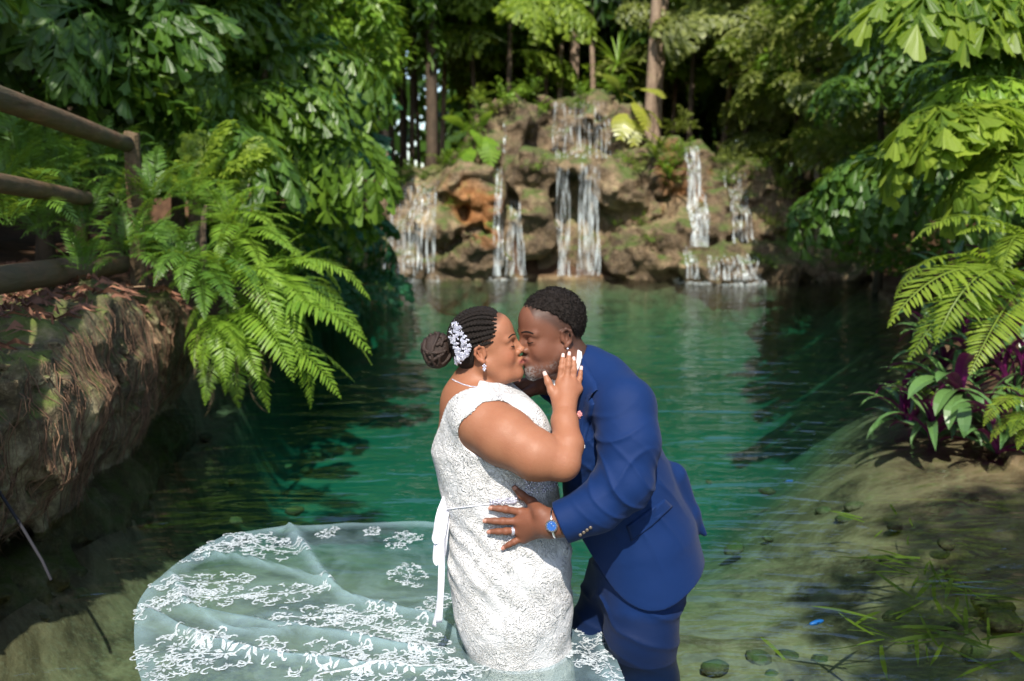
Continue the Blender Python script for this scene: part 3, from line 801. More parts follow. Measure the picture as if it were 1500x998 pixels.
fern_px('shaded middle fern in front of the fallen fence end', 290, 390, 6.1, [(240, 330, -.2), (210, 380, -.4), (270, 440, -.5), (340, 450, -.5), (380, 430, -.4), (330, 340, .1), (225, 420, -.5), (300, 470, -.5)], L_FERN, G, 1.15)
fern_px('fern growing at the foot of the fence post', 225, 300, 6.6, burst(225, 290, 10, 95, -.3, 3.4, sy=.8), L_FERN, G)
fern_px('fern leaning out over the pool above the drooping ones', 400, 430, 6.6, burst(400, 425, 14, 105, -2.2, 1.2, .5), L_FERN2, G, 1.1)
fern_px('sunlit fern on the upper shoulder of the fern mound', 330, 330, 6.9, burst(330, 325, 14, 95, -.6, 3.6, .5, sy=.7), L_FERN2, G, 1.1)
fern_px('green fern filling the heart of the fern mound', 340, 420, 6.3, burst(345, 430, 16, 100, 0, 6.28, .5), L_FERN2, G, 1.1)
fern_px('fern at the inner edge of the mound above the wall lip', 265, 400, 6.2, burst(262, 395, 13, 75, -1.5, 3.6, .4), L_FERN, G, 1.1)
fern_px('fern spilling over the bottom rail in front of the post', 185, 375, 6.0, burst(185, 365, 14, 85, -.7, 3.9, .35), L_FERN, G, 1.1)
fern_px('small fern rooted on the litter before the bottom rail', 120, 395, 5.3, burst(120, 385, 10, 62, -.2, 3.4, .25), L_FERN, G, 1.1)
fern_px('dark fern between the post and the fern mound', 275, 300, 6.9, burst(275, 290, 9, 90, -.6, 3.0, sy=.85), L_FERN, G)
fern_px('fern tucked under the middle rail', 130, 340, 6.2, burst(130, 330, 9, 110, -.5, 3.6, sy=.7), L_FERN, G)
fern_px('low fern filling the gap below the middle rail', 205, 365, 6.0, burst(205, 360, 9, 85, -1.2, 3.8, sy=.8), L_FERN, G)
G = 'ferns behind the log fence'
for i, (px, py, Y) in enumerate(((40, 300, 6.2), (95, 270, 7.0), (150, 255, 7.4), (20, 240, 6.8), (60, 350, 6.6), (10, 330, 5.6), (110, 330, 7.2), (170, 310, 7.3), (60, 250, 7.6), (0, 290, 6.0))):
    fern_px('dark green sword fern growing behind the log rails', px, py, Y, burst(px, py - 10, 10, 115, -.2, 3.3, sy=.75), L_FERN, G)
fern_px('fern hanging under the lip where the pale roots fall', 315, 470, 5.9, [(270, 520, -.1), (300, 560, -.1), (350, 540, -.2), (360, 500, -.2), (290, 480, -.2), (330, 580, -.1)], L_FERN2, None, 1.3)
# hanging dead fronds
e = empty('dead_fronds', at(330, 500, 6.0))
for (px, py, qx, qy) in ((330, 490, 345, 570), (395, 500, 392, 605), (375, 500, 385, 560), (300, 520, 300, 610), (415, 470, 402, 560), (290, 480, 283, 560), (355, 430, 420, 470)):
    span('dry_frond', variant(FERN[2], M_DRY), at(px, py, 6.1), at(qx, qy, 6.05), e, rv.uniform(-1, 1), .35)
tag(e, 'brown dried fern fronds dangling below the green fern mound', 'dead fronds')
# pale sunlit palm leaf above the ferns
e = empty('young_palm', at(300, 330, 7.6))
for a, b_, w in (((300, 300, 7.6), (255, 235, 7.4), 1), ((300, 290, 7.6), (345, 175, 7.5), 1), ((310, 280, 7.6), (405, 225, 7.4), 1), ((300, 290, 7.6), (230, 260, 7.4), 1), ((330, 300, 7.6), (385, 200, 7.8), 1), ((300, 300, 7.6), (290, 190, 7.9), 1)):
    span('frond', variant(FISHN[1], L_PALMY), at(*a), at(*b_), e, rv.uniform(-.4, .4), .8)
trunk(e, at(300, 420, 7.6), at(302, 300, 7.6), .03, .02, B_DARK)
tag(e, 'young palm with sunlit yellow-green leaves above the fern mound', 'palm tree')
# single fern frond hanging from the dark canopy
e = empty('hanging_fern', at(95, 95, 7.0))
for q in ((140, 158), (120, 140), (70, 150)): span('frond', variant(FERN[1], L_FERN), at(90, 90, 7.0), at(*q, 6.9), e, .2, .8)
tag(e, 'lone fern with narrow fronds hanging in the dark canopy above the fence', 'fern')

# ---- palms and trees round the pool
G = 'dark fishtail palms on the fern bank'
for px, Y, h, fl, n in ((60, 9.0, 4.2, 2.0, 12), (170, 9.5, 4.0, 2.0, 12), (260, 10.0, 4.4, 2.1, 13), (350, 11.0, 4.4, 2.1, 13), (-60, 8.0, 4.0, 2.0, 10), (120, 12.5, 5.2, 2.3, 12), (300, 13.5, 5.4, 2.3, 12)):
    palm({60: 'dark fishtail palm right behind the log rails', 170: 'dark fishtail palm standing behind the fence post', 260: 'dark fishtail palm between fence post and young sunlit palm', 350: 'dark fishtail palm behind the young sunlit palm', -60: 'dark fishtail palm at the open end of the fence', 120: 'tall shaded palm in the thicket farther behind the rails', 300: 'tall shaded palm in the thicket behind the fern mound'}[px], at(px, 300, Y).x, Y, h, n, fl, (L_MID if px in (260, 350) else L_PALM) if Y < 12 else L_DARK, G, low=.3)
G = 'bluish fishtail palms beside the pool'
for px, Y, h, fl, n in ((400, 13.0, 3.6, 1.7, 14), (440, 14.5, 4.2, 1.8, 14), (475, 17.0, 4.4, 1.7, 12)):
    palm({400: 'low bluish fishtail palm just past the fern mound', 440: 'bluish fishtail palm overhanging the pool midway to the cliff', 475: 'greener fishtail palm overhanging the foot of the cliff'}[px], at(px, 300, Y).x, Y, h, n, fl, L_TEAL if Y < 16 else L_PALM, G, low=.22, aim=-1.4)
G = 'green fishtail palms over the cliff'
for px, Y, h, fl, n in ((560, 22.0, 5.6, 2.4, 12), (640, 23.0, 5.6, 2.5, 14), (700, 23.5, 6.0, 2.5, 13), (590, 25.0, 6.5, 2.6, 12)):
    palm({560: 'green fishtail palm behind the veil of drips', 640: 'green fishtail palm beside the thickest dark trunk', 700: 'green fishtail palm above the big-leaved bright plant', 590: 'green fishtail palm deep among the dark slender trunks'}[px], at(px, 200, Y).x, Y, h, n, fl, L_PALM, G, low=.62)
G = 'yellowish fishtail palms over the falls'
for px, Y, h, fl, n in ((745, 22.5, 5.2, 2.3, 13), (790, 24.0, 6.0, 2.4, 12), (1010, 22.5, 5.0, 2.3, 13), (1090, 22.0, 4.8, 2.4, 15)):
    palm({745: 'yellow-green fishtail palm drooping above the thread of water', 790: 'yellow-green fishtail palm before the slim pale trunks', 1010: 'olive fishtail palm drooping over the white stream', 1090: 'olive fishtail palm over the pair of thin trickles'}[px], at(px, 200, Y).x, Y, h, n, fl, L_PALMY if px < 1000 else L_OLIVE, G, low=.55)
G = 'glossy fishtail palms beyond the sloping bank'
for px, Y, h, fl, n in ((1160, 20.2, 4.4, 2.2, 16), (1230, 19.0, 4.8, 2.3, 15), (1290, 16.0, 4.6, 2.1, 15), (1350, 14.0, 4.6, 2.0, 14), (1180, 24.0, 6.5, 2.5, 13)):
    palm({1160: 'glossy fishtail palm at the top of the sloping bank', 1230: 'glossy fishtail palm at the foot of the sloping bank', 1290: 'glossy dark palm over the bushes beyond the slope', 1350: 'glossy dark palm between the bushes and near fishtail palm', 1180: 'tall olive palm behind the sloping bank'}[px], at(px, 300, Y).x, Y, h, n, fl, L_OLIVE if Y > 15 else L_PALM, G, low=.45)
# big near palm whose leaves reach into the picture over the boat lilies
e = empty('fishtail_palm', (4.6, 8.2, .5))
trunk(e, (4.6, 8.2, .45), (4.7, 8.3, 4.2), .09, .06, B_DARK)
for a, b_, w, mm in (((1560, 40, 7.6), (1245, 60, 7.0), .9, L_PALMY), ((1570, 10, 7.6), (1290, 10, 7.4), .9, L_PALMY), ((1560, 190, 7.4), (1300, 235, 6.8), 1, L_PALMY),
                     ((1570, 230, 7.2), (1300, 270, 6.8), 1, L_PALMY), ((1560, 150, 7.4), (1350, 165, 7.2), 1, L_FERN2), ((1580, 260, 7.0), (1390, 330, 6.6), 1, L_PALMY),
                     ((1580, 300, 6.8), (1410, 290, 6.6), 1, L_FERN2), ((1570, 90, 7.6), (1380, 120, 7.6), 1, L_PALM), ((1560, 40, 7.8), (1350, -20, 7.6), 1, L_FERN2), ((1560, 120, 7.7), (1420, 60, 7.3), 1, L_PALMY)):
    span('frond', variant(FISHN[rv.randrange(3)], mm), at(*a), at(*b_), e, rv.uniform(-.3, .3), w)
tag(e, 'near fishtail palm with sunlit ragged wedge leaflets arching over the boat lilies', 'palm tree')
for px, Y, h in ((1440, 10.5, 4.6), (1520, 9.0, 4.4), (1400, 12.5, 5.0)):
    palm({1440: 'leafy green palm just behind the near fishtail palm', 1520: 'leafy green palm beside the trunk of the near fishtail palm', 1400: 'leafy green palm between near fishtail palm and glossy dark palm'}[px], at(px, 300, Y).x, Y, h, 14, 2.0, L_PALM, 'palms behind the near fishtail palm', low=.2)

# slim sunlit trunks behind the falls
G = 'slim pale trunks behind the falls'
for px, Y, r in ((822, 23.5, .075), (838, 24.5, .06), (851, 23.8, .085), (872, 24.2, .07), (806, 25, .06), (783, 24.6, .055), (893, 25.2, .05)):
    x = at(px, 100, Y).x; e = empty('slim_tree', (x, Y, 2.2)); trunk(e, (x, Y, 1.8), (x + rv.uniform(-.4, .4), Y, 9.5), r, r * .7, B_PALE)
    o = mobj('crown', variant(CROWN[1], L_OLIVE), None, e); o.location = (0, .5, 7.0); o.scale = (1.1, 1.1, 1.4)
    tag(e, 'slim pale-barked tree rising behind the upper curtain of the falls', 'tree', G)
for px, Y, r in ((944, 22.0, .13), (962, 22.4, .12)):
    x = at(px, 100, Y).x; e = empty('slim_tree', (x, Y, 2.2)); trunk(e, (x, Y, 1.8), (x + .35, Y, 9.5), r, r * .8, B_PALE)
    o = mobj('crown', variant(CROWN[2], L_OLIVE), None, e); o.location = (0, .5, 7.5); o.scale = (1.3, 1.3, 1.4)
    tag(e, 'thick pale trunk of the leaning pair, on the falls side' if px < 950 else 'thick pale trunk of the leaning pair, on the rosette side', 'tree', 'leaning pair of pale trunks')
G = 'dark trunks beside the falls'
for px, Y, r in ((629, 22.0, .13), (600, 23, .06), (585, 24, .06), (572, 23.5, .07), (545, 23, .08), (612, 24.5, .05), (522, 22, .2)):
    x = at(px, 100, Y).x; e = empty('dark_tree', (x, Y, 2)); trunk(e, (x, Y, 1.7), (x + rv.uniform(-.2, .2), Y, 9), r, r * .8, B_DARK)
    o = mobj('crown', variant(CROWN[0], L_DARK), None, e); o.location = (0, 0, 6.8); o.scale = (1.5, 1.5, 1.3)
    tag(e, {629: 'single stout dark trunk beside the big-leaved bright plant', 522: 'very thick dark trunk behind the bluish palms'}.get(px, 'dark slender trunk in the bright gap behind the low outer ledge'), 'tree', G)

# sunlit middle layer over the falls
for px, py, Y, rad, mm, lab in ((690, 60, 25.5, 1.25, L_PALMY, 'yellow-green leafy tree over the rock shoulder'), (745, 20, 24.5, 1.2, L_FERN2, 'bright green tree leaning over the thread of water'), (800, 70, 26.5, 1.3, L_OLIVE, 'olive tree behind the slim pale trunks'),
                                (880, 30, 26, 1.3, L_PALMY, 'yellowish tree between slim trunks and leaning pair'), (990, 60, 25, 1.3, L_OLIVE, 'olive tree just past the leaning pair of trunks'), (1060, 30, 23.5, 1.4, L_FERN2, 'bright tree above the white stream'),
                                (1140, 60, 22.5, 1.4, L_OLIVE, 'olive tree above the mossy rim'), (640, 30, 24.5, 1.4, L_MID, 'green tree crowning the thick dark trunk'), (560, 40, 21.5, 1.4, L_MID, 'green tree over the dark slender trunks'),
                                (480, 60, 17.5, 1.3, L_FERN2, 'green tree above the bluish palms'), (360, 60, 12.5, .95, L_FERN2, 'green tree above the young sunlit palm'), (270, 40, 10.5, .8, L_PALMY, 'small green tree above the fence post'), (1215, 60, 19, 1.4, L_MID, 'green tree behind the glossy palms')):
    p = at(px, py, Y); g_ = gz(p.x, Y); h_ = p.z + rad * .6 - g_
    tree(lab, p.x, Y, h_, rad, mm, None, cz=(p.z - g_) / h_, r=.08, squash=1.0, name='leafy_tree', bk=B_PALE)
# forest behind
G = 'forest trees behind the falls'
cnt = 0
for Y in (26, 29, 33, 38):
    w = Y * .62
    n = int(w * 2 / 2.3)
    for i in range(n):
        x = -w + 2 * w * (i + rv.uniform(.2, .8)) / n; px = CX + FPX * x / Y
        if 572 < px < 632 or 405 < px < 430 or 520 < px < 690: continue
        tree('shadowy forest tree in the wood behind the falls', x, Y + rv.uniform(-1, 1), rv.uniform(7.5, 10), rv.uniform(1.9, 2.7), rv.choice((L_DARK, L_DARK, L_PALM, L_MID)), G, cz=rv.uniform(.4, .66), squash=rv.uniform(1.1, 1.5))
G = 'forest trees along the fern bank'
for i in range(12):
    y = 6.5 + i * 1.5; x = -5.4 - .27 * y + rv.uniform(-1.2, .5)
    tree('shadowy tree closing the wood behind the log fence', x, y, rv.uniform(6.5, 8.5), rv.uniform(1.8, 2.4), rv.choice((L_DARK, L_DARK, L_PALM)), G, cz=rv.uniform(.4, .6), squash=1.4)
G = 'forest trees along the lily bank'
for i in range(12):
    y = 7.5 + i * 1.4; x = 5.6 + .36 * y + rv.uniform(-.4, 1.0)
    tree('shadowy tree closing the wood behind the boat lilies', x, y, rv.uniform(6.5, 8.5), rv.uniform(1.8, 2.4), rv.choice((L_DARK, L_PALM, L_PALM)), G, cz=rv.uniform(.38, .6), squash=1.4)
# two added trees out of view, crowns placed to shade the bank
for x, y, h_, lab in ((-4.7, 1.0, 8.2, 'added tall shade tree, out of view beside the open end of the fence'), (-4.3, 3.4, 9.0, 'added taller shade tree, out of view behind the fence, over the bank')):
    tree(lab, x, y, h_, 1.75, L_MID, None, cz=.85, squash=1.0, name='added_shade_tree')
e = tree('added shade tree, out of view on the lily bank, leaning out over the shallows', 3.6, -2.0, 6.6, 1.45, L_MID, None, cz=.84, squash=.8, name='added_shade_tree')  # added behind the camera so its crown dapples the shallows with shade
for c_ in e.children:
    if c_.name.startswith('crown'): c_.location.x = -1.0
# far wood that reads as one mass
def p_z(r): return r.random() < .6
b = LB(); r = random.Random(5)
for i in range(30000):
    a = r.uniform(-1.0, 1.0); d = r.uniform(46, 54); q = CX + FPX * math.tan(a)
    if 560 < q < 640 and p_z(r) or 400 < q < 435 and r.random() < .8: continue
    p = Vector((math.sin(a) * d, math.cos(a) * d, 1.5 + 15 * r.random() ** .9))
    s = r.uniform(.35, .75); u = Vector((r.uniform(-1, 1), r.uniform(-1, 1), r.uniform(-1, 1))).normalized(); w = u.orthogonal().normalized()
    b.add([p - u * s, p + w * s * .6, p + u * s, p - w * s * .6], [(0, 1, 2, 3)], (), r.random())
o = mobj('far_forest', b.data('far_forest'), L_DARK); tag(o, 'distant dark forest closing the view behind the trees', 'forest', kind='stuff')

# ---- undergrowth on and round the cliff
G = 'bushes growing on the cliff'
for px, py, s, mm in ((655, 240, .45, L_FERN2), (690, 195, .55, L_MID), (740, 150, .6, L_FERN2), (775, 140, .6, L_MID), (700, 150, .5, L_PALMY), (600, 250, .35, L_MID), (565, 258, .4, L_MID), (935, 250, .45, L_OLIVE),
                      (975, 270, .5, L_OLIVE), (940, 330, .35, L_MID), (950, 352, .3, L_MID), (900, 330, .2, L_FERN2), (900, 130, .5, L_FERN2), (1000, 190, .6, L_OLIVE), (1060, 235, .45, L_OLIVE), (1110, 250, .5, L_MID),
                      (1150, 290, .55, L_OLIVE), (1190, 330, .55, L_MID), (1160, 350, .5, L_OLIVE), (1215, 365, .5, L_MID), (1235, 385, .4, L_FERN2), (1130, 330, .45, L_OLIVE), (1120, 390, .35, L_MID), (1090, 240, .4, L_OLIVE),
                      (660, 300, .22, L_FERN2), (620, 262, .3, L_MID), (720, 330, .15, L_FERN2), (670, 350, .15, L_MID), (990, 240, .4, L_MID), (520, 320, .35, L_MID), (505, 385, .35, L_MID), (850, 140, .4, L_MID), (1180, 275, .5, L_MID)):
    p = at(px, py, 19); y = cliff_y(p.x, p.z, 20.6); p = at(px, py, y - .05)
    bush('small leafy plant rooted in the rock of the cliff', p.x, p.y, p.z, s, 8 if s < .3 else 12, mm, G, 'cliff_plant')
G = 'bushes along the dark bank'
for px, py, Y, s, mm in ((1275, 380, 17.5, .9, L_PALM), (1300, 390, 15.5, .9, L_MID), (1330, 395, 13.5, .8, L_PALM), (1360, 400, 12, .8, L_PALM), (1270, 340, 18.5, .9, L_PALM), (1320, 340, 15, .9, L_DARK), (1390, 400, 10.5, .8, L_PALM), (1430, 420, 9.5, .8, L_PALM)):
    p = at(px, py, Y); bush('dark leafy bush crowding the shaded bank beyond the boat lilies', p.x, Y, max(.1, p.z), s, 16, mm, G)
G = 'bushes by the fern bank waterline'
for px, py, Y, s, mm in ((480, 390, 15, .8, L_TEAL), (480, 370, 16.5, .6, L_PALM), (440, 380, 13, .7, L_TEAL), (470, 340, 14, .8, L_TEAL), (420, 350, 12, .8, L_PALM), (400, 400, 10.5, .7, L_PALM), (520, 400, 17.8, .5, L_MID)):
    p = at(px, py, Y); bush('dark bluish bush overhanging the waterline past the ferns', p.x, Y, max(.15, p.z), s, 16, mm, G)
rc_ = random.Random(12)
for i in range(34):
    px = rc_.uniform(570, 1200); top_ = np.interp(px, [570, 650, 690, 900, 940, 1050, 1120, 1200], [262, 250, 165, 155, 215, 225, 245, 335]); py = top_ + rc_.choice((0, 0, 5, 30, 70, 120)) * rc_.random()
    if any(a < px < b_ for a, b_ in ((722, 770), (808, 880), (1004, 1034))) and py > top_ + 12: continue
    p = at(px, py, 19); y = cliff_y(p.x, p.z, 20.6); p = at(px, py, y - .05)
    bush('small leafy plant rooted in the rock of the cliff', p.x, p.y, p.z, rc_.uniform(.2, .5), 9, rc_.choice((L_MID, L_OLIVE, L_FERN2, L_MID)), 'bushes growing on the cliff', 'cliff_plant')
# big-leaved philodendron on the falls' shoulder
def lobed_leaf(seed):
    r = random.Random(seed); b = LB(); n = 9; sp = []
    for i in range(n + 1):
        t = i / n; sp.append(Vector((t, 0, .12 * math.sin(t * 2.2) - .35 * t * t)))
    for i in range(n):
        for s in (1, -1):
            t = (i + .5) / n; L = .42 * math.sin(math.pi * (.18 + .75 * t)) ; p = sp[i]; q = sp[i + 1]
            tip = p.lerp(q, .9) + Vector((.10, s * L, -.12 * L)); tip2 = p.lerp(q, .3) + Vector((.06, s * L * .93, -.12 * L))
            b.add([p, q, tip, tip2], [(0, 1, 2, 3)] if s > 0 else [(3, 2, 1, 0)], (), r.random() * .5 + .25)
    b.stem([Vector((-.6, 0, -.15)), Vector((-.2, 0, .02)), Vector((0, 0, 0))], .02, .015, .4)
    return b.data('leaf')
LOBE = [lobed_leaf(3), lobed_leaf(4)]
e = empty('philodendron', at(930, 190, 20))
for px, py, s, q in ((930, 150, .62, -1.2), (918, 165, .6, -1.9), (940, 130, .55, -.4), (905, 130, .5, 2.6), (925, 175, .55, -1.5), (945, 160, .5, -.8), (955, 195, .45, -1.0)):
    p = at(px, py, 19.7); span('leaf', variant(LOBE[rv.randrange(2)], L_PHIL), p, p + Vector((math.cos(q) * s * .8, -s * .55, math.sin(q) * s)), e, rv.uniform(-.4, .4))
tag(e, 'philodendron with big pale yellow lobed leaves beside the upper curtain', 'plant')
e = empty('philodendron', at(700, 200, 19.8))
for px, py, s, q in ((692, 190, .5, -1.0), (712, 200, .6, -1.4), (678, 185, .5, 2.8), (690, 215, .7, -2.0), (705, 185, .4, .8)):
    p = at(px, py, 19.4); span('leaf', variant(LOBE[rv.randrange(2)], L_FERN2), p, p + Vector((math.cos(q) * s * .8, -s * .5, math.sin(q) * s)), e, rv.uniform(-.4, .4))
tag(e, 'bright green big-leaved plant on the rock shoulder above the slim ribbon of water', 'plant')
# strap-leaved rosettes and a fan palm
def strap(seed, w=.125, droop=1.5, a0=1.1, fold=.25):
    r = random.Random(seed); b = LB(); n = 10; pts, dirs = arc(n, a0, droop, 1.6)
    vs = []
    for i, p in enumerate(pts):
        t = i / n; ww = w * (.55 + .9 * t) * (1 - t ** 3.5) + .002; d = dirs[min(i, n - 1)]; nn = Vector((-d.z, 0, d.x))
        vs += [p + Vector((0, ww * .5, 0)) + nn * ww * fold, p, p + Vector((0, -ww * .5, 0)) + nn * ww * fold]
    b.add(vs, [(3 * i + j, 3 * i + j + 1, 3 * i + 4 + j, 3 * i + 3 + j) for i in range(n) for j in (0, 1)], (), .5)
    return b.data('leaf')
STRAP = [strap(1), strap(2, .115, 2.1, 1.2), strap(3, .135, 1.0, .9)]
def rosette(label, p, size, n, mat, name, group=None, me=STRAP, cat='plant', e0=.1, e1=1.1):
    e = empty(name, p); p = Vector(p)
    for i in range(n):
        a = i * 2.4 + rv.uniform(-.2, .2); el = e0 + (e1 - e0) * rv.random()
        span('leaf', variant(me[i % 3], mat), p, p + Vector((math.cos(a) * math.cos(el), math.sin(a) * math.cos(el), math.sin(el))) * size * rv.uniform(.75, 1.1), e, rv.uniform(-.2, .2))
    return tag(e, label, cat, group)
rosette('spiky pale rosette plant clinging to the cliff near the white stream', at(962, 240, 18.9), .6, 16, L_OLIVE, 'bromeliad')
rosette('lower spiky rosette plant hanging below the first on the cliff', at(980, 262, 18.8), .5, 14, L_MID, 'bromeliad')
rosette('bright green fan-leaved palm above the falls beside the pale trunks', at(905, 95, 21.5), .85, 22, L_FERN2, 'fan_palm', None, [strap(9, .05, .5, .5, .1)] * 3, 'palm tree', -.4, 1.4)

# ---- boat lilies and ferns on the right bank
G = 'boat lilies on the bank'
spots = [(1330, 600, 6.3, .40), (1365, 620, 5.9, .45), (1460, 640, 5.5, .42), (1395, 590, 6.1, .5), (1430, 540, 6.3, .42), (1380, 520, 6.6, .40), (1445, 600, 5.9, .42), (1480, 560, 6.0, .42), (1410, 470, 6.8, .4), (1350, 560, 6.6, .34), (1465, 500, 6.4, .4),
         (1495, 620, 5.7, .38), (1420, 430, 7.4, .42), (1390, 400, 7.8, .45), (1445, 410, 7.2, .42), (1500, 530, 6.0, .4), (1360, 480, 7.1, .36), (1490, 460, 6.6, .4)]
for i, (px, py, Y, s) in enumerate(spots):
    p = at(px, py + 25, Y)
    e = rosette('boat lily with long striped green leaves and purple undersides on the lily bank', p, s, 15, L_CRADLE, 'boat_lily', G, e0=-.25, e1=1.25)
e = empty('boat_lily', at(1405, 575, 5.75))
for q in ((1412, 642), (1372, 560), (1330, 585), (1440, 600), (1425, 520), (1370, 610), (1390, 630)):
    span('leaf', variant(STRAP[0], L_CRADLE), at(1405, 575, 5.75), at(*q, 5.5), e, rv.uniform(-.2, .2), 1.9)
tag(e, 'largest boat lily with one broad pale leaf hanging towards the water', 'plant')
G = 'ferns on the lily bank'
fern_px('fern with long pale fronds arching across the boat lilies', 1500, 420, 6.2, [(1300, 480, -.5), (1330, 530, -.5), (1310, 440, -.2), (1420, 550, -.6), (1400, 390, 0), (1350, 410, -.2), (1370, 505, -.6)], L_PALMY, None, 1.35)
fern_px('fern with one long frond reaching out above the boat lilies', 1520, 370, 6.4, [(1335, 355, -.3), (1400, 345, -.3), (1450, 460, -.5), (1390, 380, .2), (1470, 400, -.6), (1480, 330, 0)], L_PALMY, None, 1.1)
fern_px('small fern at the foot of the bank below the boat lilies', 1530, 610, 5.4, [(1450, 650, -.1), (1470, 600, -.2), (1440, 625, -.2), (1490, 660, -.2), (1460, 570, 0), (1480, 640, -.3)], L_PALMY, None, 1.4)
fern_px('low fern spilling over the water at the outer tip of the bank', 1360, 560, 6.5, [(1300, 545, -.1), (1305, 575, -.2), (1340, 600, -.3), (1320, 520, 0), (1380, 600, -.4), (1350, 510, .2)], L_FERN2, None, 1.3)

# water weed spread just under the surface of the shallows
WEED = [strap(31, .05, .25, .1, .05), strap(32, .045, -.2, .0, .05), strap(33, .055, .4, .2, .05)]
for px, py, n, L, lab in ((1370, 850, 34, .30, 'large clump of yellow-green water weed in the clear shallows'), (1310, 930, 22, .24, 'low clump of water weed nearest the bride and groom'), (1330, 770, 12, .18, 'small sprig of water weed towards the lily bank'), (1440, 930, 20, .26, 'clump of water weed at the edge of the brown shallows')):
    p = onz(px, py, -.10); e = empty('water_weed', p)
    for i in range(n):
        a = i * 2.4 + rv.uniform(-.5, .5); c_ = p + Vector((rv.gauss(0, .10), rv.gauss(0, .13), rv.uniform(-.05, .03)))
        span('leaf', variant(WEED[i % 3], L_PALMY), c_, c_ + Vector((math.cos(a), math.sin(a), rv.uniform(-.12, .02))) * L * rv.uniform(.5, 1.1), e, rv.uniform(-.8, .8), 1.3)
    tag(e, lab, 'plant')
# ================================================================ the couple
Y0 = 3.0
def P(px, py, dy=0.0): return at(px, py, Y0 + dy)
def PL(*a): return [P(*q) for q in a]
rp = random.Random(99)
def skin_mat(name, rough=.54):
    m = NM(name); c = m.attr(); n = m.noise(240, 4, .7, m.obj()); n2 = m.noise(16, 5, .65, m.obj())
    c2 = m.mix(m.math('MULTIPLY', m.ramp(n2, [(.35, 0), (.7, 1)]), .42), c, m.mix(1.0, c, (.74, .56, .50), 'MULTIPLY'))
    m.set(base=c2, rough=rough, spec=.28, sss=.1); m.b.inputs['Subsurface Radius'].default_value = (.02, .008, .004); m.b.inputs['Subsurface Scale'].default_value = .4
    m.l.new(m.ramp(n2, [(.3, .42), (.7, .62)]), m.b.inputs['Roughness']); m.bump(m.math('ADD', n, m.math('MULTIPLY', n2, 1.5)), .3, .003); return m.m
M_SKIN = skin_mat('skin')
def cloth(name, col, rough=.75, fine=900, sheen=.25, bump=.15, wr=0.0, wet=None):
    m = NM(name); tc = m.obj(); w = m.noise(fine, 2, .5, tc); l = m.noise(9, 4, .6, tc)
    base = m.mix(m.math('MULTIPLY', l, .5), col, tuple(c * .72 for c in col)); m.set(base=base, rough=rough, spec=.14, sheen=sheen)
    h = m.math('MULTIPLY', w, .25)
    if wr:
        mp = m.new('Mapping'); m.l.new(tc, mp.inputs[0]); mp.inputs['Rotation'].default_value = (0, .6, 0); mp.inputs['Scale'].default_value = (4, 4, 9)
        h = m.math('ADD', h, m.math('MULTIPLY', m.noise(1.4, 3, .55, mp.outputs[0], .9), wr))
    if wet is not None:
        sp = m.new('SeparateXYZ'); m.l.new(m.pos(), sp.inputs[0]); z_ = m.math('ADD', sp.outputs[2], m.math('MULTIPLY', m.noise(12, 3, .6, tc), .05))
        q = m.new('MapRange'); m.l.new(z_, q.inputs[0]); q.inputs[1].default_value = wet + .03; q.inputs[2].default_value = wet; m.set(base=m.mix(q.outputs[0], base, tuple(c * .55 for c in col)))
    m.bump(h, bump, .012); return m.m
M_SUIT = cloth('navy_suit_cloth', (.003, .0195, .088), .6, 1400, .04, .30, .8)
M_WET = cloth('navy_trouser_cloth', (.003, .0195, .088), .6, 1400, .04, .30, .8, .17)
M_SHIRT = cloth('white_shirt', (.8, .8, .82), .6)
M_SATIN = cloth('white_satin', (.74, .74, .82), .3, 600, .1, .1)
M_HAIR = NM('black_hair'); M_HAIR.set(base=M_HAIR.mix(M_HAIR.noise(40, 4, .6, M_HAIR.obj()), (.006, .005, .004), (.02, .013, .010)), rough=.55, spec=.22)
M_HAIR.bump(M_HAIR.noise(330, 3, .7, M_HAIR.obj()), .9, .006); M_HAIR = M_HAIR.m
M_BUN = NM('brown_locs'); M_BUN.set(base=M_BUN.mix(M_BUN.noise(60, 4, .6, M_BUN.obj()), (.010, .006, .004), (.045, .022, .014)), rough=.55)
M_BUN.bump(M_BUN.noise(260, 3, .7, M_BUN.obj()), .8, .005); M_BUN = M_BUN.m
M_SILVER = NM('silver'); M_SILVER.set(base=(.86, .86, .9), metal=1.0, rough=.18); M_SILVER = M_SILVER.m
M_GEM = NM('pearl_crystal'); M_GEM.set(base=(.66, .65, .74), rough=.1, spec=.9, metal=.6); M_GEM = M_GEM.m
# lace: raised cords on white cloth, groove shading put into the colour as grey
m = NM('lace_dress'); tc = m.obj()
nA = m.noise(17, 3, .55, tc, 1.6); nB = m.noise(45, 3, .6, tc, 1.2)
def cords(n, k):
    w = m.math('ABSOLUTE', m.math('SINE', m.math('MULTIPLY', n, k))); q = m.new('MapRange', interpolation_type='SMOOTHSTEP'); m.l.new(w, q.inputs[0]); q.inputs[1].default_value = .62; q.inputs[2].default_value = .95; return q.outputs[0]
cA = cords(nA, 22); cB = cords(nB, 14)
pm = m.ramp(m.noise(11, 2, .5, tc), [(.40, .15), (.55, 1)]); hgt = m.math('MULTIPLY', m.math('ADD', cA, m.math('MULTIPLY', cB, .45)), pm)
m.set(base=m.mix(m.ramp(hgt, [(.05, 0), (.55, 1)]), (.60, .595, .60), (.78, .765, .75)), rough=.62, spec=.3, sheen=.1)
m.bump(hgt, 1.0, .008); M_LACE = m.m

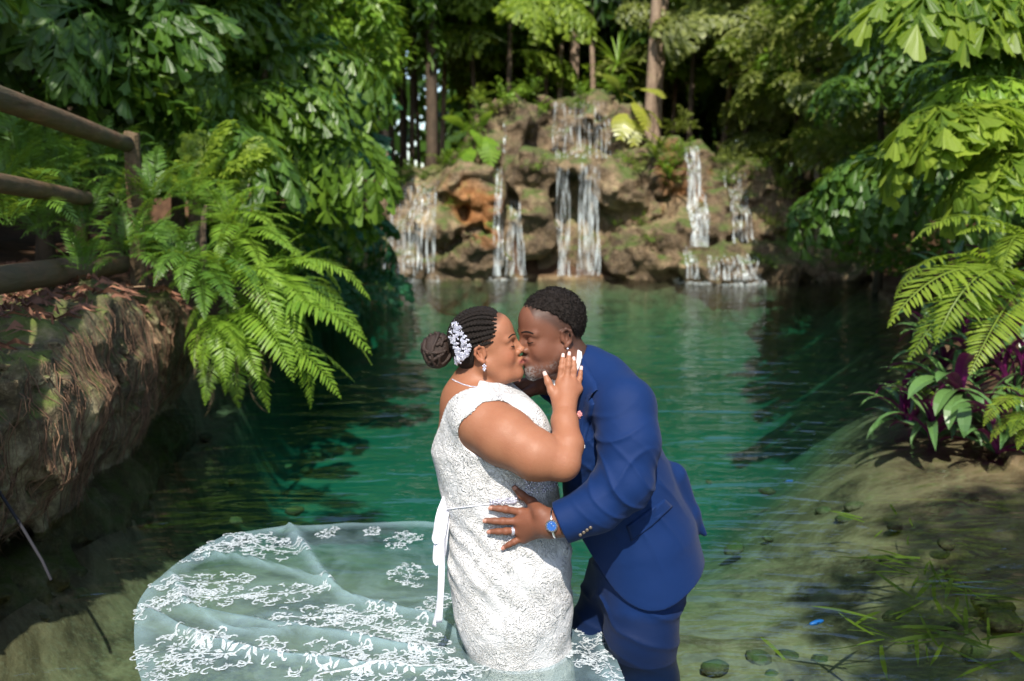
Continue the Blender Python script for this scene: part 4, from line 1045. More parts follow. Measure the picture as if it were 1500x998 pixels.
class Head:
    def __init__(s, mouth, f, u, sc):
        s.f = Vector(f).normalized(); s.u = (Vector(u) - s.f * Vector(u).dot(s.f)).normalized(); s.l = s.u.cross(s.f); s.s = sc
        s.R = np.array([s.f, s.l, s.u], np.float32).T
        s.o = Vector(mouth) - (s.f * .1005 - s.u * .067) * sc
    def w(s, x, y, z): return s.o + (s.f * x + s.l * y + s.u * z) * s.s
    def loc(s, V): return ((V - np.array(s.o, np.float32)) @ s.R) / s.s
    def sculpt(s, F, fem=True):
        sc = s.s
        def E(c, r, k=.02, op='u', M=None): F.ell(s.w(*c), [q * sc for q in r], s.R if M is None else s.R @ M, k * sc, op)
        def C(a, b, ra, rb, k=.015, op='u', flat=None): F.cone(s.w(*a), s.w(*b), ra * sc, rb * sc, k * sc, op, flat)
        E((-.014, 0, .036), (.098, .075, .088))
        E((.024, 0, -.018), (.070, .060, .088), .03)
        E((.055, 0, .050), (.034, .052, .045), .03)
        for y in (1, -1):
            C((-.006, .052 * y, -.052), (.040, .034 * y, -.094), .021, .019, .03)
            C((.040, .034 * y, -.094), (.072, .010 * y, -.103), .019, .020, .02)
            E((.046, .037 * y, -.040), (.034, .026, .036) if not fem else (.034, .026, .036), .02)
            C((.070, .046 * y, .016), (.086, .012 * y, .017), .010, .011 if not fem else .009, .014)
            E((.092, .032 * y, -.002), (.016, .018, .012), .012, 's')
            E((.071, .032 * y, -.004), (.0175, .0175, .0150), .006)
            E((.074, .032 * y, -.010), (.0125, .016, .0075), .006)
        E((.072, 0, -.066), (.026, .026, .026), .02)
        E((.076, 0, -.102), (.019, .022, .017), .015)
        # nose
        C((.088, 0, .010), (.105, 0, -.025), .0085, .0105, .010); E((.1075, 0, -.0300), (.0122, .0128, .0108), .006)
        nw = .0155 if fem else .018
        for y in (1, -1):
            E((.0945, nw * y, -.0345), (.0105, .0075, .0090), .006)
            E((.0985, .0075 * y, -.0425), (.0045, .0035, .003), .002, 's')
        # lips
        C((.0955, .014, -.0605), (.0985, .004, -.0580), .0060, .0078, .006); C((.0955, -.014, -.0605), (.0985, -.004, -.0580), .0060, .0078, .006)
        C((.0870, .021, -.0640), (.0955, .014, -.0605), .004, .0055, .005); C((.0870, -.021, -.0640), (.0955, -.014, -.0605), .004, .0055, .005)
        C((.0880, .017, -.0690), (.0965, 0, -.0735), .0060, .0090, .007); C((.0880, -.017, -.0690), (.0965, 0, -.0735), .0060, .0090, .007)
        C((.0990, .017, -.0662), (.1085, 0, -.0660), .0014, .0016, .002, 's'); C((.0990, -.017, -.0662), (.1085, 0, -.0660), .0014, .0016, .002, 's')
        # ears
        for y in (1, -1):
            a = .35
            M = np.array([[math.cos(a), -math.sin(a) * y, 0], [math.sin(a) * y, math.cos(a), 0], [0, 0, 1]], np.float32)
            E((-.020, .074 * y, -.010), (.017, .0065, .028), .004, 'u', M)
            pts = [(-.003, .075 * y, -.004), (-.005, .078 * y, .012), (-.016, .083 * y, .020), (-.030, .085 * y, .012), (-.034, .084 * y, -.004), (-.027, .081 * y, -.022), (-.014, .076 * y, -.034)]
            for i in range(len(pts) - 1): C(pts[i], pts[i + 1], .0048, .0048 if i < 5 else .0075, .003)
            E((-.018, .082 * y, -.006), (.010, .006, .015), .004, 's', M)
            C((-.024, .081 * y, .006), (-.020, .079 * y, -.016), .003, .003, .004)
            E((-.004, .074 * y, -.012), (.0055, .006, .008), .004)
def paint_face(hd, V, base, lip, cheek, brow_dark, beard=None):
    L = hd.loc(V); x, y, z = L.T; ay = np.abs(y); N = len(V); C = np.tile(np.array(base, np.float32), (N, 1))
    def mixin(m_, col): C[:] = C * (1 - m_[:, None]) + np.array(col, np.float32) * m_[:, None]
    near = (np.abs(L) < .2).all(1)
    def g(a, b, v): return np.clip((v - a) / (b - a), 0, 1)
    ck = near * np.exp(-(((x - .07) / .03) ** 2 + ((ay - .045) / .022) ** 2 + ((z + .035) / .025) ** 2)); mixin(ck * .5, cheek)
    er = near * g(.076, .084, ay) * (np.abs(x + .02) < .03) * (np.abs(z + .008) < .045); mixin(er * .35, cheek)
    lp = near * (x > .080) * np.exp(-(((z + .066) / (.0105 - .004 * np.clip(ay / .02, 0, 1))) ** 4)) * g(.026, .020, ay); mixin(np.clip(lp, 0, 1) * .85, lip)
    lid = near * (x > .06) * np.exp(-(((ay - .032) / .016) ** 2 + ((z - .004) / .009) ** 2)); mixin(lid * .45, brow_dark)
    if beard is not None: beard(x, y, z, near, mixin, g)
    return C

def hand(F, wrist, knuckles, mids, tips, thumb, rk, rf, wr, flatn):
    """palm from wrist to knuckles, four fingers bent at the middle joint, thumb of three joints"""
    for i, kn in enumerate(knuckles):
        F.cone(wrist, kn, wr, rk, .016)
    for i in range(3):
        F.cone(Vector(wrist).lerp(knuckles[i], .55), knuckles[i + 1], rk * 1.05, rk, .014)
    for i in range(4):
        s = (1.0, 1.03, 1.0, .86)[i]
        d = (Vector(tips[i]) - Vector(mids[i])); dist = Vector(mids[i]) + d * .48
        F.chain([knuckles[i], mids[i], dist, tips[i]], [rf * 1.12 * s, rf * 1.0 * s, rf * .93 * s, rf * .78 * s], .005)
        F.ell(mids[i], [rf * 1.07 * s] * 3, None, .004)
    F.chain(thumb, [wr * .78, rf * 1.35, rf * 1.08, rf * .85], .010)
def nails(parent, tips, mids, cam_dir, r, mat, name='fingernail', L=.011, thick=.0012):
    for tp, md in zip(tips, mids):
        d = (Vector(tp) - Vector(md)).normalized(); n = Vector(cam_dir); n = (n - d * n.dot(d)).normalized(); s = d.cross(n)
        c = Vector(tp) + d * r * .25; b = MB(); vs = []
        for i in range(4):
            t = i / 3; w = r * .62 * (1.0 if i < 3 else .75)
            for j in range(5):
                q = j / 2 - 1; vs.append(c + d * (L * (t - .5)) + s * (w * q) + n * (r * .80 + thick - .30 * r * q * q))
        b.add(vs, [(i * 5 + j, i * 5 + j + 1, i * 5 + j + 6, i * 5 + j + 5) for i in range(3) for j in range(4)]); b.build(name, mat, parent)
def to_parent(o):  # world-built meshes stay in place under an Empty that stands at the feet
    o.matrix_parent_inverse = Matrix.Translation(-o.parent.location); return o
def part(name, me, mat, parent):
    o = mobj(name, me, mat, parent); root = parent
    if parent.type == 'EMPTY': o.matrix_parent_inverse = Matrix.Translation(-parent.location)
    return o
def mbpart(b, name, mat, parent, smooth=True): return part(name, b.data(name, smooth), mat, parent)
CAMN = Vector((0, -1, .06)).normalized()
def shoot(bvh, px, py):
    d = pdir(px, py).normalized(); h_ = bvh.ray_cast(CAMP, d, 8); return (h_[0], h_[1]) if h_[0] is not None else (None, None)
def inside(px, py, poly):
    c = False
    for i in range(len(poly)):
        (x1, y1), (x2, y2) = poly[i], poly[i - 1]
        if (y1 > py) != (y2 > py) and px < (x2 - x1) * (py - y1) / (y2 - y1) + x1: c = not c
    return c
def patch(bvh, poly, off=.004, thick=.004, step=2.0, subdiv=None):
    """a flat piece of cloth laid on a surface: outline in photo pixels, shaped by the surface below, with real thickness"""
    # resample outline, fan rings towards the centroid
    pts = []
    n = len(poly)
    for i in range(n):
        a, b_ = Vector((*poly[i], 0)), Vector((*poly[(i + 1) % n], 0)); k = max(1, int((b_ - a).length / step))
        pts += [a.lerp(b_, j / k) for j in range(k)]
    cen = sum(pts, Vector()) / len(pts); rings = 6; vt, vb = [], []; m_ = len(pts); last = None
    for r_ in range(rings):
        for p in pts:
            q = p.lerp(cen, r_ / rings); h_, nn = shoot(bvh, q.x, q.y)
            if h_ is None: h_, nn = last if last else (P(q.x, q.y), CAMN)
            if nn.dot(CAMN) < 0: nn = -nn
            last = (h_, nn); e = 1.0 if r_ else .3
            vt.append(h_ + nn * (off + thick * e)); vb.append(h_ + nn * (-.002))
    h_, nn = shoot(bvh, cen.x, cen.y); h_, nn = (h_, nn) if h_ is not None else last
    b = MB(); vs = vt + [h_ + nn * (off + thick)] + vb[:m_]; ctr = len(vt); fs = []
    for r_ in range(rings - 1):
        for i in range(m_):
            j = (i + 1) % m_; fs.append((r_ * m_ + i, r_ * m_ + j, (r_ + 1) * m_ + j, (r_ + 1) * m_ + i))
    for i in range(m_): fs.append(((rings - 1) * m_ + i, (rings - 1) * m_ + (i + 1) % m_, ctr))
    for i in range(m_): fs.append((ctr + 1 + i, ctr + 1 + (i + 1) % m_, (i + 1) % m_, i))
    b.add(vs, fs); return b

# ------------------------------------------------ bride
W_f = Vector((math.cos(R(12)), -.05, math.sin(R(12)))); W_u = Vector((-math.sin(R(12)), 0.0, math.cos(R(12))))
HW = Head(P(764.5, 529, -.004), W_f, W_u, .94)
bride = empty('person', P(748, 985, .02) - Vector((0, 0, .46)))
bride.location.z = -.46
tag(bride, 'bride in a white lace gown with braided bun, kissing the man in blue', 'person')
torso_w = [((704, 592, .02), .095), ((716, 640, .02), .168), ((729, 695, .025), .168), ((734, 735, .03), .162), ((745, 815, .03), .183), ((751, 885, .03), .176), ((766, 985, .03), .148)]
def torso(F, grow, k, upto=7):
    pts = [P(*a) for a, _ in torso_w[:upto]]; rr = [r_ + grow for _, r_ in torso_w[:upto]]
    F.chain(pts, rr, k, 'u', ((0, 1, 0), .93))
    for y in (-.085, .105): F.ell(P(748, 640, y), [.118 + grow, .105 + grow, .112 + grow], None, .05)
    F.chain(PL((702, 612, -.13), (690, 588, .02), (706, 610, .175)), [.082 + grow, .082 + grow, .085 + grow], .06)
Bf = SDF((P(600, 500).x, 2.62, .30), (P(935, 500).x, 3.45, P(700, 436).z), .0025)
torso(Bf, -.010, .05, 4)
Bf.chain([HW.w(-.022, 0, -.045), P(697, 556, .02), P(690, 585, .02)], [.052, .054, .066], .035)
HW.sculpt(Bf, True)
Bf.ell(HW.w(.028, 0, -.096), [.042, .042, .020], HW.R, .03)
arm = PL((711, 622, -.145), (741, 641, -.185), (785, 667, -.225), (823, 678, -.235), (832, 652, -.205), (827, 617, -.15), (827, 596, -.115))
arm_r = [.077, .080, .069, .052, .044, .038, .030]
Bf.chain(arm[:4], arm_r[:4], .03); Bf.chain(arm[3:], arm_r[3:], .014)
kn = PL((819, 561, -.080), (830, 557, -.082), (839.5, 562, -.080), (846.5, 570, -.076)); md = PL((822.5, 539, -.070), (832.5, 536, -.072), (841, 543, -.070), (849, 555, -.066))
tp = PL((824.5, 522, -.058), (833.6, 519.5, -.060), (840.5, 527, -.058), (851, 540.5, -.056))
th = PL((818, 588, -.105), (808.5, 573, -.098), (803, 560, -.092), (798.5, 548.5, -.086))
hand(Bf, arm[-1], kn, md, tp, th, .0125, .0088, .027, None)
# far arm goes round the man's back
Bf.chain(PL((735, 620, .19), (800, 660, .30), (860, 650, .335), (905, 640, .32)), [.08, .07, .05, .03], .03)
hand(Bf, P(905, 640, .32), PL((925, 628, .31), (928, 636, .31), (928, 644, .31), (925, 652, .31)), PL((940, 626, .295), (944, 636, .295), (944, 645, .295), (938, 654, .295)),
     PL((952, 626, .28), (957, 636, .28), (956, 646, .28), (948, 656, .28)), PL((908, 632, .32), (914, 622, .31), (920, 614, .30), (926, 609, .29)), .0125, .0088, .026, None)
bV, bQ = Bf.mesh(2); del Bf.F
W_SK = (.295, .128, .070)
def scalp(x, y, z, near, mixin, g):
    hl_ = np.interp(x, [-.12, -.06, -.03, .0, .03, .055, .075], [-.06, -.05, .02, .03, .045, .075, .10])
    mixin(near * g(-.012, .014, z - hl_) * .62, (.05, .025, .016))
bC = paint_face(HW, bV, W_SK, (.30, .085, .075), (.36, .12, .062), (.20, .075, .04), scalp)
body_w = part('body', mesh_np('body', bV, bQ, None, True, bC), M_SKIN, bride)
bw_bvh = bvh_of(bV, bQ)
# gown
Df = SDF((P(590, 500).x, 2.62, -.50), (P(880, 500).x, 3.42, P(700, 548).z), .004)
torso(Df, .004, .05, 7)
Df.cone(P(764, 985, .03), P(764, 1010, .03) - Vector((0, 0, .45)), .162, .25, .05)
Df.chain(arm[0:4], [.0835, .0885, .079, .062], .006, 's')
Df.cone(arm[0] + Vector((.0, -.03, -.015)), arm[1] + Vector((.0, -.05, -.015)), .068, .078, .010, 's')
# neck opening and the open V back
Df.ell(P(704, 556, .02), [.075, .085, .075], None, .012, 's')
g0, g1, g2 = (Df.ax[0][:, None, None], Df.ax[1][None, :, None], Df.ax[2][None, None, :])
zt, zb = P(690, 560).z, P(640, 668).z
half = .145 * np.clip((g2 - zb) / (zt - zb), 0, 1) ** .8
vcut = np.maximum(np.abs(g1 - (Y0 + .025)) - half, g0 - (P(690, 600).x + .25 * (g2 - P(690, 600).z)))
vcut = np.where(g2 > zb, vcut, .5)
Df.F = np.maximum(Df.F, -vcut.astype(np.float32))
# soft pulls in the cloth under the hand and across the hips
dz_ = np.exp(-((g2 - P(0, 800).z) / .16) ** 2)
Df.F += (.0035 * np.sin((g2 * .9 + g0 * .75) * 95 + 3 * vnoise(g0 * 9, g1 * 9, g2 * 9)) * dz_ + .004 * vnoise(g0 * 14, g1 * 14, g2 * 14)).astype(np.float32)
dV, dQ = Df.mesh(2); del Df.F
gown = part('gown', mesh_np('gown', dV, dQ), M_LACE, bride)
gown['label'] = 'white lace gown with corded floral relief'
gown_bvh = bvh_of(dV, dQ)

# hair: braided rows swept back to a bun
cap = SDF(tuple(HW.o - Vector((.17, .13, .16))), tuple(HW.o + Vector((.15, .13, .17))), .003)
cap.ell(HW.w(-.016, 0, .036), [q * HW.s for q in (.1025, .0795, .0925)], HW.R, .01)
cap.ell(HW.w(-.060, 0, -.012), [q * HW.s for q in (.052, .062, .050)], HW.R, .03)
G3 = np.stack(np.broadcast_arrays(cap.ax[0][:, None, None], cap.ax[1][None, :, None], cap.ax[2][None, None, :]), -1)
Lc = HW.loc(G3.reshape(-1, 3)).reshape(G3.shape); lx, ly, lz = Lc[..., 0], Lc[..., 1], Lc[..., 2]
hl = np.interp(lx, [-.12, -.075, -.05, -.03, -.005, .02, .042, .06], [-.055, -.055, -.045, .022, .030, .055, .090, .135])
cap.F = np.maximum(cap.F, (hl - lz) * .8).astype(np.float32)
hV, hQ = cap.mesh(2)
hair_w = part('hair', mesh_np('hair', hV, hQ), M_HAIR, bride); hair_w['label'] = 'black cornrow braids swept back into a bun'
def hp(th, ph, add=0.0):
    return HW.w(-.016 + (.1035 + add) * math.cos(th), (.0805 + add) * math.sin(th) * math.sin(ph), .036 + (.0935 + add) * math.sin(th) * math.cos(ph))
for i in range(19):
    ph = R(-100 + i * 200 / 18); a = abs(math.degrees(ph)); th0 = R(38 + .10 * a + rp.uniform(-4, 6)) if a < 60 else R(46 + (a - 60) * .42 + rp.uniform(-2, 4)); th1 = R(158)
    pts, rr = [], []
    for j in range(70):
        t = j / 69; th_ = th0 + (th1 - th0) * t; pts.append(hp(th_, ph + .03 * math.sin(7 * t + i) + .012 * math.sin(j * 1.57), .0015 - .004 * (1 - min(1, t * 6))))
        rr.append(.0074 * HW.s * (.35 + .65 * min(1, t * 7)) * (1 + .24 * math.sin(j * 1.57 + i)) * (1 - .35 * t) * (.85 + .3 * ((i * 7) % 5) / 4))
    b = MB(); b.tube(pts, rr, 7); mbpart(b, 'braid', M_HAIR, hair_w)
# bun of coiled locs
bc = P(640, 513, .015); b = MB(); b.ball(bc, (.044, .046, .050), 20, 14); bun = mbpart(b, 'bun', M_BUN, bride)
for i in range(26):
    ax = Vector((rp.gauss(0, 1), rp.gauss(0, 1), rp.gauss(0, 1) * .6)).normalized(); s1 = ax.orthogonal().normalized(); s2 = ax.cross(s1); k0 = rp.uniform(-.55, .55); a0 = rp.uniform(0, 6.28); al = rp.uniform(1.8, 4.0)
    pts = []
    for j in range(16):
        a = a0 + al * j / 15; q = math.sqrt(1 - k0 * k0); v = ax * k0 + s1 * math.cos(a) * q + s2 * math.sin(a) * q
        pts.append(bc + Vector((v.x * .046, v.y * .048, v.z * .052)))
    b = MB(); b.tube(pts, [.0055 * (1 + .15 * math.sin(j * 1.9)) for j in range(16)], 6); mbpart(b, 'loc', M_BUN, bun)
# hair comb of silver blossoms
b = MB(); hall = BVHTree.FromPolygons([tuple(p) for p in np.concatenate([hV]).tolist()], hQ.tolist())
path = [(657, 466), (660, 478), (666, 488), (674, 498), (679, 510), (677, 521), (668, 533)]
comb = empty('hair_comb', P(670, 500, -.06)); comb.parent = bride; comb.matrix_parent_inverse = Matrix.Translation(-bride.location)
bunb = BVHTree.FromPolygons([tuple(bc + Vector((math.cos(a) * math.sin(t) * .05, math.sin(a) * math.sin(t) * .052, math.cos(t) * .055))) for t in np.linspace(.01, 3.13, 12) for a in np.linspace(0, 6.28, 20, False)],
                            [(i * 20 + j, i * 20 + (j + 1) % 20, (i + 1) * 20 + (j + 1) % 20, (i + 1) * 20 + j) for i in range(11) for j in range(20)])
for i in range(300):
    t = rp.random() * (len(path) - 1); k = int(t); q = t - k; px = path[k][0] + (path[k + 1][0] - path[k][0]) * q; py = path[k][1] + (path[k + 1][1] - path[k][1]) * q
    wdt = (4 + 11 * math.sin(math.pi * min(1, (t + .6) / 6.4))); px += rp.uniform(-1, 1) * wdt; py += rp.uniform(-1, 1) * 4
    h_ = None
    for bv in (hall, bunb, bw_bvh):
        q_, n_ = shoot(bv, px, py)
        if q_ is not None and (h_ is None or q_.y < h_.y): h_ = q_
    if h_ is None: continue
    p = h_ + Vector((0, -rp.uniform(.008, .017), rp.uniform(0, .003)))
    if i % 5 == 0:
        for j in range(5):
            a = j * 1.257; b.ball(p + Vector((math.cos(a) * .0042, -.001, math.sin(a) * .0042)), .0024, 6, 4)
    b.ball(p, rp.choice((.0024, .003, .0038)), 6, 4)
tag(part('blossoms', b.data('blossoms'), M_GEM, bride), kind='stuff').parent = comb
comb.children[0].matrix_parent_inverse = Matrix.Translation(-(comb.location))
# necklace, earring
b = MB()
for j in range(26):
    t = j / 25; px, py = 663 + 42 * t, 556 + 11 * t - 3.5 * math.sin(math.pi * t) * -1; h_, n_ = shoot(bw_bvh, px, py)
    if h_ is not None: b.ball(h_ + CAMN * .001, .0026, 6, 4)
mbpart(b, 'necklace', M_GEM, bride)
b = MB(); lobe = HW.w(-.012, -.085, -.041)
for dx, dz in ((0, 0), (.004, -.004), (-.004, -.004), (0, -.008), (.003, -.012), (-.003, -.013), (0, -.017)): b.ball(lobe + Vector((dx, -.005, dz)), .0034, 6, 4)
mbpart(b, 'earring', M_GEM, bride)
M_NAIL = NM('french_nail'); M_NAIL.set(base=(.60, .42, .38), rough=.25); M_NAIL = M_NAIL.m
nails(bride, tp, md, CAMN, .0080, M_NAIL, L=.012); nails(bride, [th[3]], [th[2]], CAMN, .0092, M_NAIL, L=.013)
for o in bride.children:
    if o.name.startswith('fingernail'): o.matrix_parent_inverse = Matrix.Translation(-bride.location)
def lash(hd, sgn, parent, mat, brow_z=.024, thick=.0011, brow_r=.0030, bv=None, brow=True):
    b = MB(); pts = []
    for j in range(12):
        t = j / 11; y = .018 + .030 * t; z = -.0085 - .0032 * math.sin(math.pi * t) + .002 * t
        p = hd.w(.14, sgn * y, z); h_ = bv.ray_cast(p, -hd.f, .12)[0]
        if h_ is not None: pts.append(h_ + hd.f * .0006)
    if len(pts) > 3: b.tube(pts, [thick * (.4 + 1.0 * math.sin(math.pi * (.15 + .7 * k / len(pts)))) for k in range(len(pts))], 5); mbpart(b, 'eyelashes', mat, parent)
    if not brow: return
    b = MB(); pts = []
    for j in range(14):
        t = j / 13; y = .012 + .042 * t; z = brow_z + .006 * math.sin(math.pi * t * .9) - .004 * t
        p = hd.w(.14, sgn * y, z); h_ = bv.ray_cast(p, -hd.f, .14)[0]
        if h_ is not None: pts.append(h_ + hd.f * .0004)
    if len(pts) > 3: b.tube(pts, [brow_r * (.45 + .6 * math.sin(math.pi * (.12 + .75 * k / len(pts)))) for k in range(len(pts))], 5); mbpart(b, 'eyebrow', mat, parent)
for s_ in (1, -1): lash(HW, s_, bride, M_HAIR, bv=bw_bvh, brow_r=.0020)
# beaded belt
b = MB()
for i in range(330):
    if i < 210: px, py = rp.uniform(768, 832), 0; py = 712 - (px - 768) * .12 + rp.uniform(-10, 12)
    else: px = rp.uniform(718, 758); py = 735 - (px - 718) * .06 + rp.uniform(-4, 4)
    h_, n_ = shoot(gown_bvh, px, py)
    if h_ is not None: b.ball(h_ + CAMN * .003, rp.choice((.002, .003, .0042)), 6, 4)
o = mbpart(b, 'beaded_belt', M_GEM, bride); o['kind'] = 'stuff'
b = MB(); pts = []
for i in range(30):
    px = 640 + 120 * i / 29; py = 748 - 15 * i / 29; h_, n_ = shoot(gown_bvh, px, py)
    if h_ is not None: pts.append(h_ + n_ * .001)
if len(pts) > 3: b.tube(pts, .0018, 5); mbpart(b, 'waist_seam', M_SATIN, bride)
# satin ribbon tied at the back
def ribbon(pl, w, name, tw=0.0):
    b = MB(); pts = [P(*q) for q in pl]; sm = []
    for i in range(len(pts) - 1):
        p0, p1, p2, p3 = pts[max(0, i - 1)], pts[i], pts[i + 1], pts[min(len(pts) - 1, i + 2)]
        for j in range(6):
            t = j / 6; sm.append(.5 * (2 * p1 + (p2 - p0) * t + (2 * p0 - 5 * p1 + 4 * p2 - p3) * t * t + (3 * p1 - p0 - 3 * p2 + p3) * t ** 3))
    sm.append(pts[-1]); vs = []
    for i, p in enumerate(sm):
        a = tw + .5 * math.sin(i * .35); s = Vector((math.cos(a), math.sin(a), 0)) * w * .5; vs += [p - s, p + s]
    b.add(vs, [(2 * i, 2 * i + 1, 2 * i + 3, 2 * i + 2) for i in range(len(sm) - 1)])
    o = mbpart(b, name, M_SATIN, bride); md_ = o.modifiers.new('thickness', 'SOLIDIFY'); md_.thickness = .0012
ribbon([(654, 727, -.06), (646, 745, -.07), (640, 775, -.08), (638, 790, -.09), (644, 796, -.09), (650, 770, -.08), (655, 735, -.06)], .022, 'ribbon')
ribbon([(654, 727, -.05), (648, 760, -.07), (641, 800, -.09), (640, 822, -.09), (646, 824, -.09), (651, 780, -.07), (656, 735, -.05)], .024, 'ribbon', .3)
ribbon([(652, 735, -.07), (648, 800, -.09), (646, 860, -.10), (643, 912, -.10)], .020, 'ribbon', .2)
ribbon([(655, 735, -.06), (650, 800, -.08), (644, 870, -.09), (636, 918, -.09)], .014, 'ribbon', -.3)

# ------------------------------------------------ train: tulle sheet on the water with lace appliques
tr_poly = [(640, 766), (560, 769), (492, 772), (419, 775), (346, 783), (308, 797), (256, 830), (218, 865), (200, 892), (196, 930), (199, 975), (215, 1030), (280, 1090), (450, 1140), (720, 1150), (900, 1110), (930, 1050), (913, 995), (888, 930), (852, 878), (800, 840), (720, 800)]
tw_ = [onz(*q) for q in tr_poly]; tc_ = onz(755, 990)
folds = [[(425, 777), (452, 820), (480, 858), (505, 878), (560, 895), (640, 918), (680, 940)], [(300, 815), (360, 822), (430, 842), (480, 860)], [(300, 905), (400, 925), (480, 935), (560, 950), (650, 960)], [(215, 905), (300, 950), (420, 975), (560, 985), (660, 985)], [(250, 845), (270, 890), (330, 930), (420, 935)], [(860, 880), (880, 940), (890, 1000)]]
fw = [[onz(*q) for q in f_] for f_ in folds]
def seg_d(p, a, b_):
    e = b_ - a; t = max(0, min(1, (p - a).dot(e) / e.length_squared)); return (p - a - e * t).length
NA, NR = 150, 46; vs_ = []
per = []
for i in range(len(tw_)):
    a, b_ = tw_[i], tw_[(i + 1) % len(tw_)]; k = max(1, int((b_ - a).length / .035)); per += [a.lerp(b_, j / k) for j in range(k)]
for _ in range(3): per = [(per[i - 1] + per[i] * 2 + per[(i + 1) % len(per)]) / 4 for i in range(len(per))]
m_ = len(per); tv = []; tden = []
def fold_w(p):
    w = 0
    for f_ in fw: w = max(w, math.exp(-(min(seg_d(p, f_[j], f_[j + 1]) for j in range(len(f_) - 1)) / .024) ** 2))
    return w
def train_z(p):
    z = .012 + .012 * float(vnoise(np.array([p.x * 4.0]), np.array([p.y * 4.0]), np.array([0.3]))[0]) + .006 * float(vnoise(np.array([p.x * 11.0]), np.array([p.y * 11.0]), np.array([1.3]))[0])
    for i, f_ in enumerate(fw):
        d = min(seg_d(p, f_[j], f_[j + 1]) for j in range(len(f_) - 1)); z += (.030, .018, .026, .03, .018, .02)[i] * math.exp(-(d / .020) ** 2)
    dd = (Vector((p.x, p.y, 0)) - Vector((tc_.x, tc_.y, 0))).length; z = .010 + (z - .010) * (1 - math.exp(-(dd / .34) ** 4))
    return max(z, .006)
for r_ in range(NR):
    t = 1 - (r_ / NR) ** 1.0
    for p in per:
        q = tc_.lerp(p, t); tv.append((q.x, q.y, train_z(q))); e_ = (q - p).length; lower = max(0, min(1, (3.75 - q.y) / .5)); tden.append(max(fold_w(q), .75 * math.exp(-(e_ / .075) ** 4), .35 * lower))
tv.append((tc_.x, tc_.y, train_z(tc_))); tden.append(.6)
tq = [(r_ * m_ + i, r_ * m_ + (i + 1) % m_, (r_ + 1) * m_ + (i + 1) % m_, (r_ + 1) * m_ + i) for r_ in range(NR - 1) for i in range(m_)]
tt = [((NR - 1) * m_ + i, (NR - 1) * m_ + (i + 1) % m_, NR * m_) for i in range(m_)]
m = NM('tulle'); tc = m.pos()
m.set(base=(.30, .44, .48), rough=.6, spec=.2)
lw = m.new('LayerWeight'); lw.inputs[0].default_value = .35
nn = m.noise(5, 4, .6, tc, 1.0)
al = m.math('ADD', m.ramp(nn, [(.40, .02), (.68, .18)]), m.math('ADD', m.math('MULTIPLY', lw.outputs['Facing'], .05), m.math('MULTIPLY', m.attr(), .38)), True)
tb = m.new('BsdfTransparent'); tb.inputs[0].default_value = (.93, .97, .98, 1); mx = m.new('MixShader'); m.l.new(al, mx.inputs[0]); m.l.new(tb.outputs[0], mx.inputs[1]); m.l.new(m.b.outputs[0], mx.inputs[2]); m.l.new(mx.outputs[0], m.out.inputs[0])
train = part('train', mesh_np('train', np.array(tv, np.float32), tq, tt, True, np.array(tden, np.float32)[:, None].repeat(3, 1)), m.m, bride); train['label'] = 'sheer bluish tulle train floating on the water'
def in_train(p): return inside(p.x, p.y, [(q.x, q.y) for q in tw_])
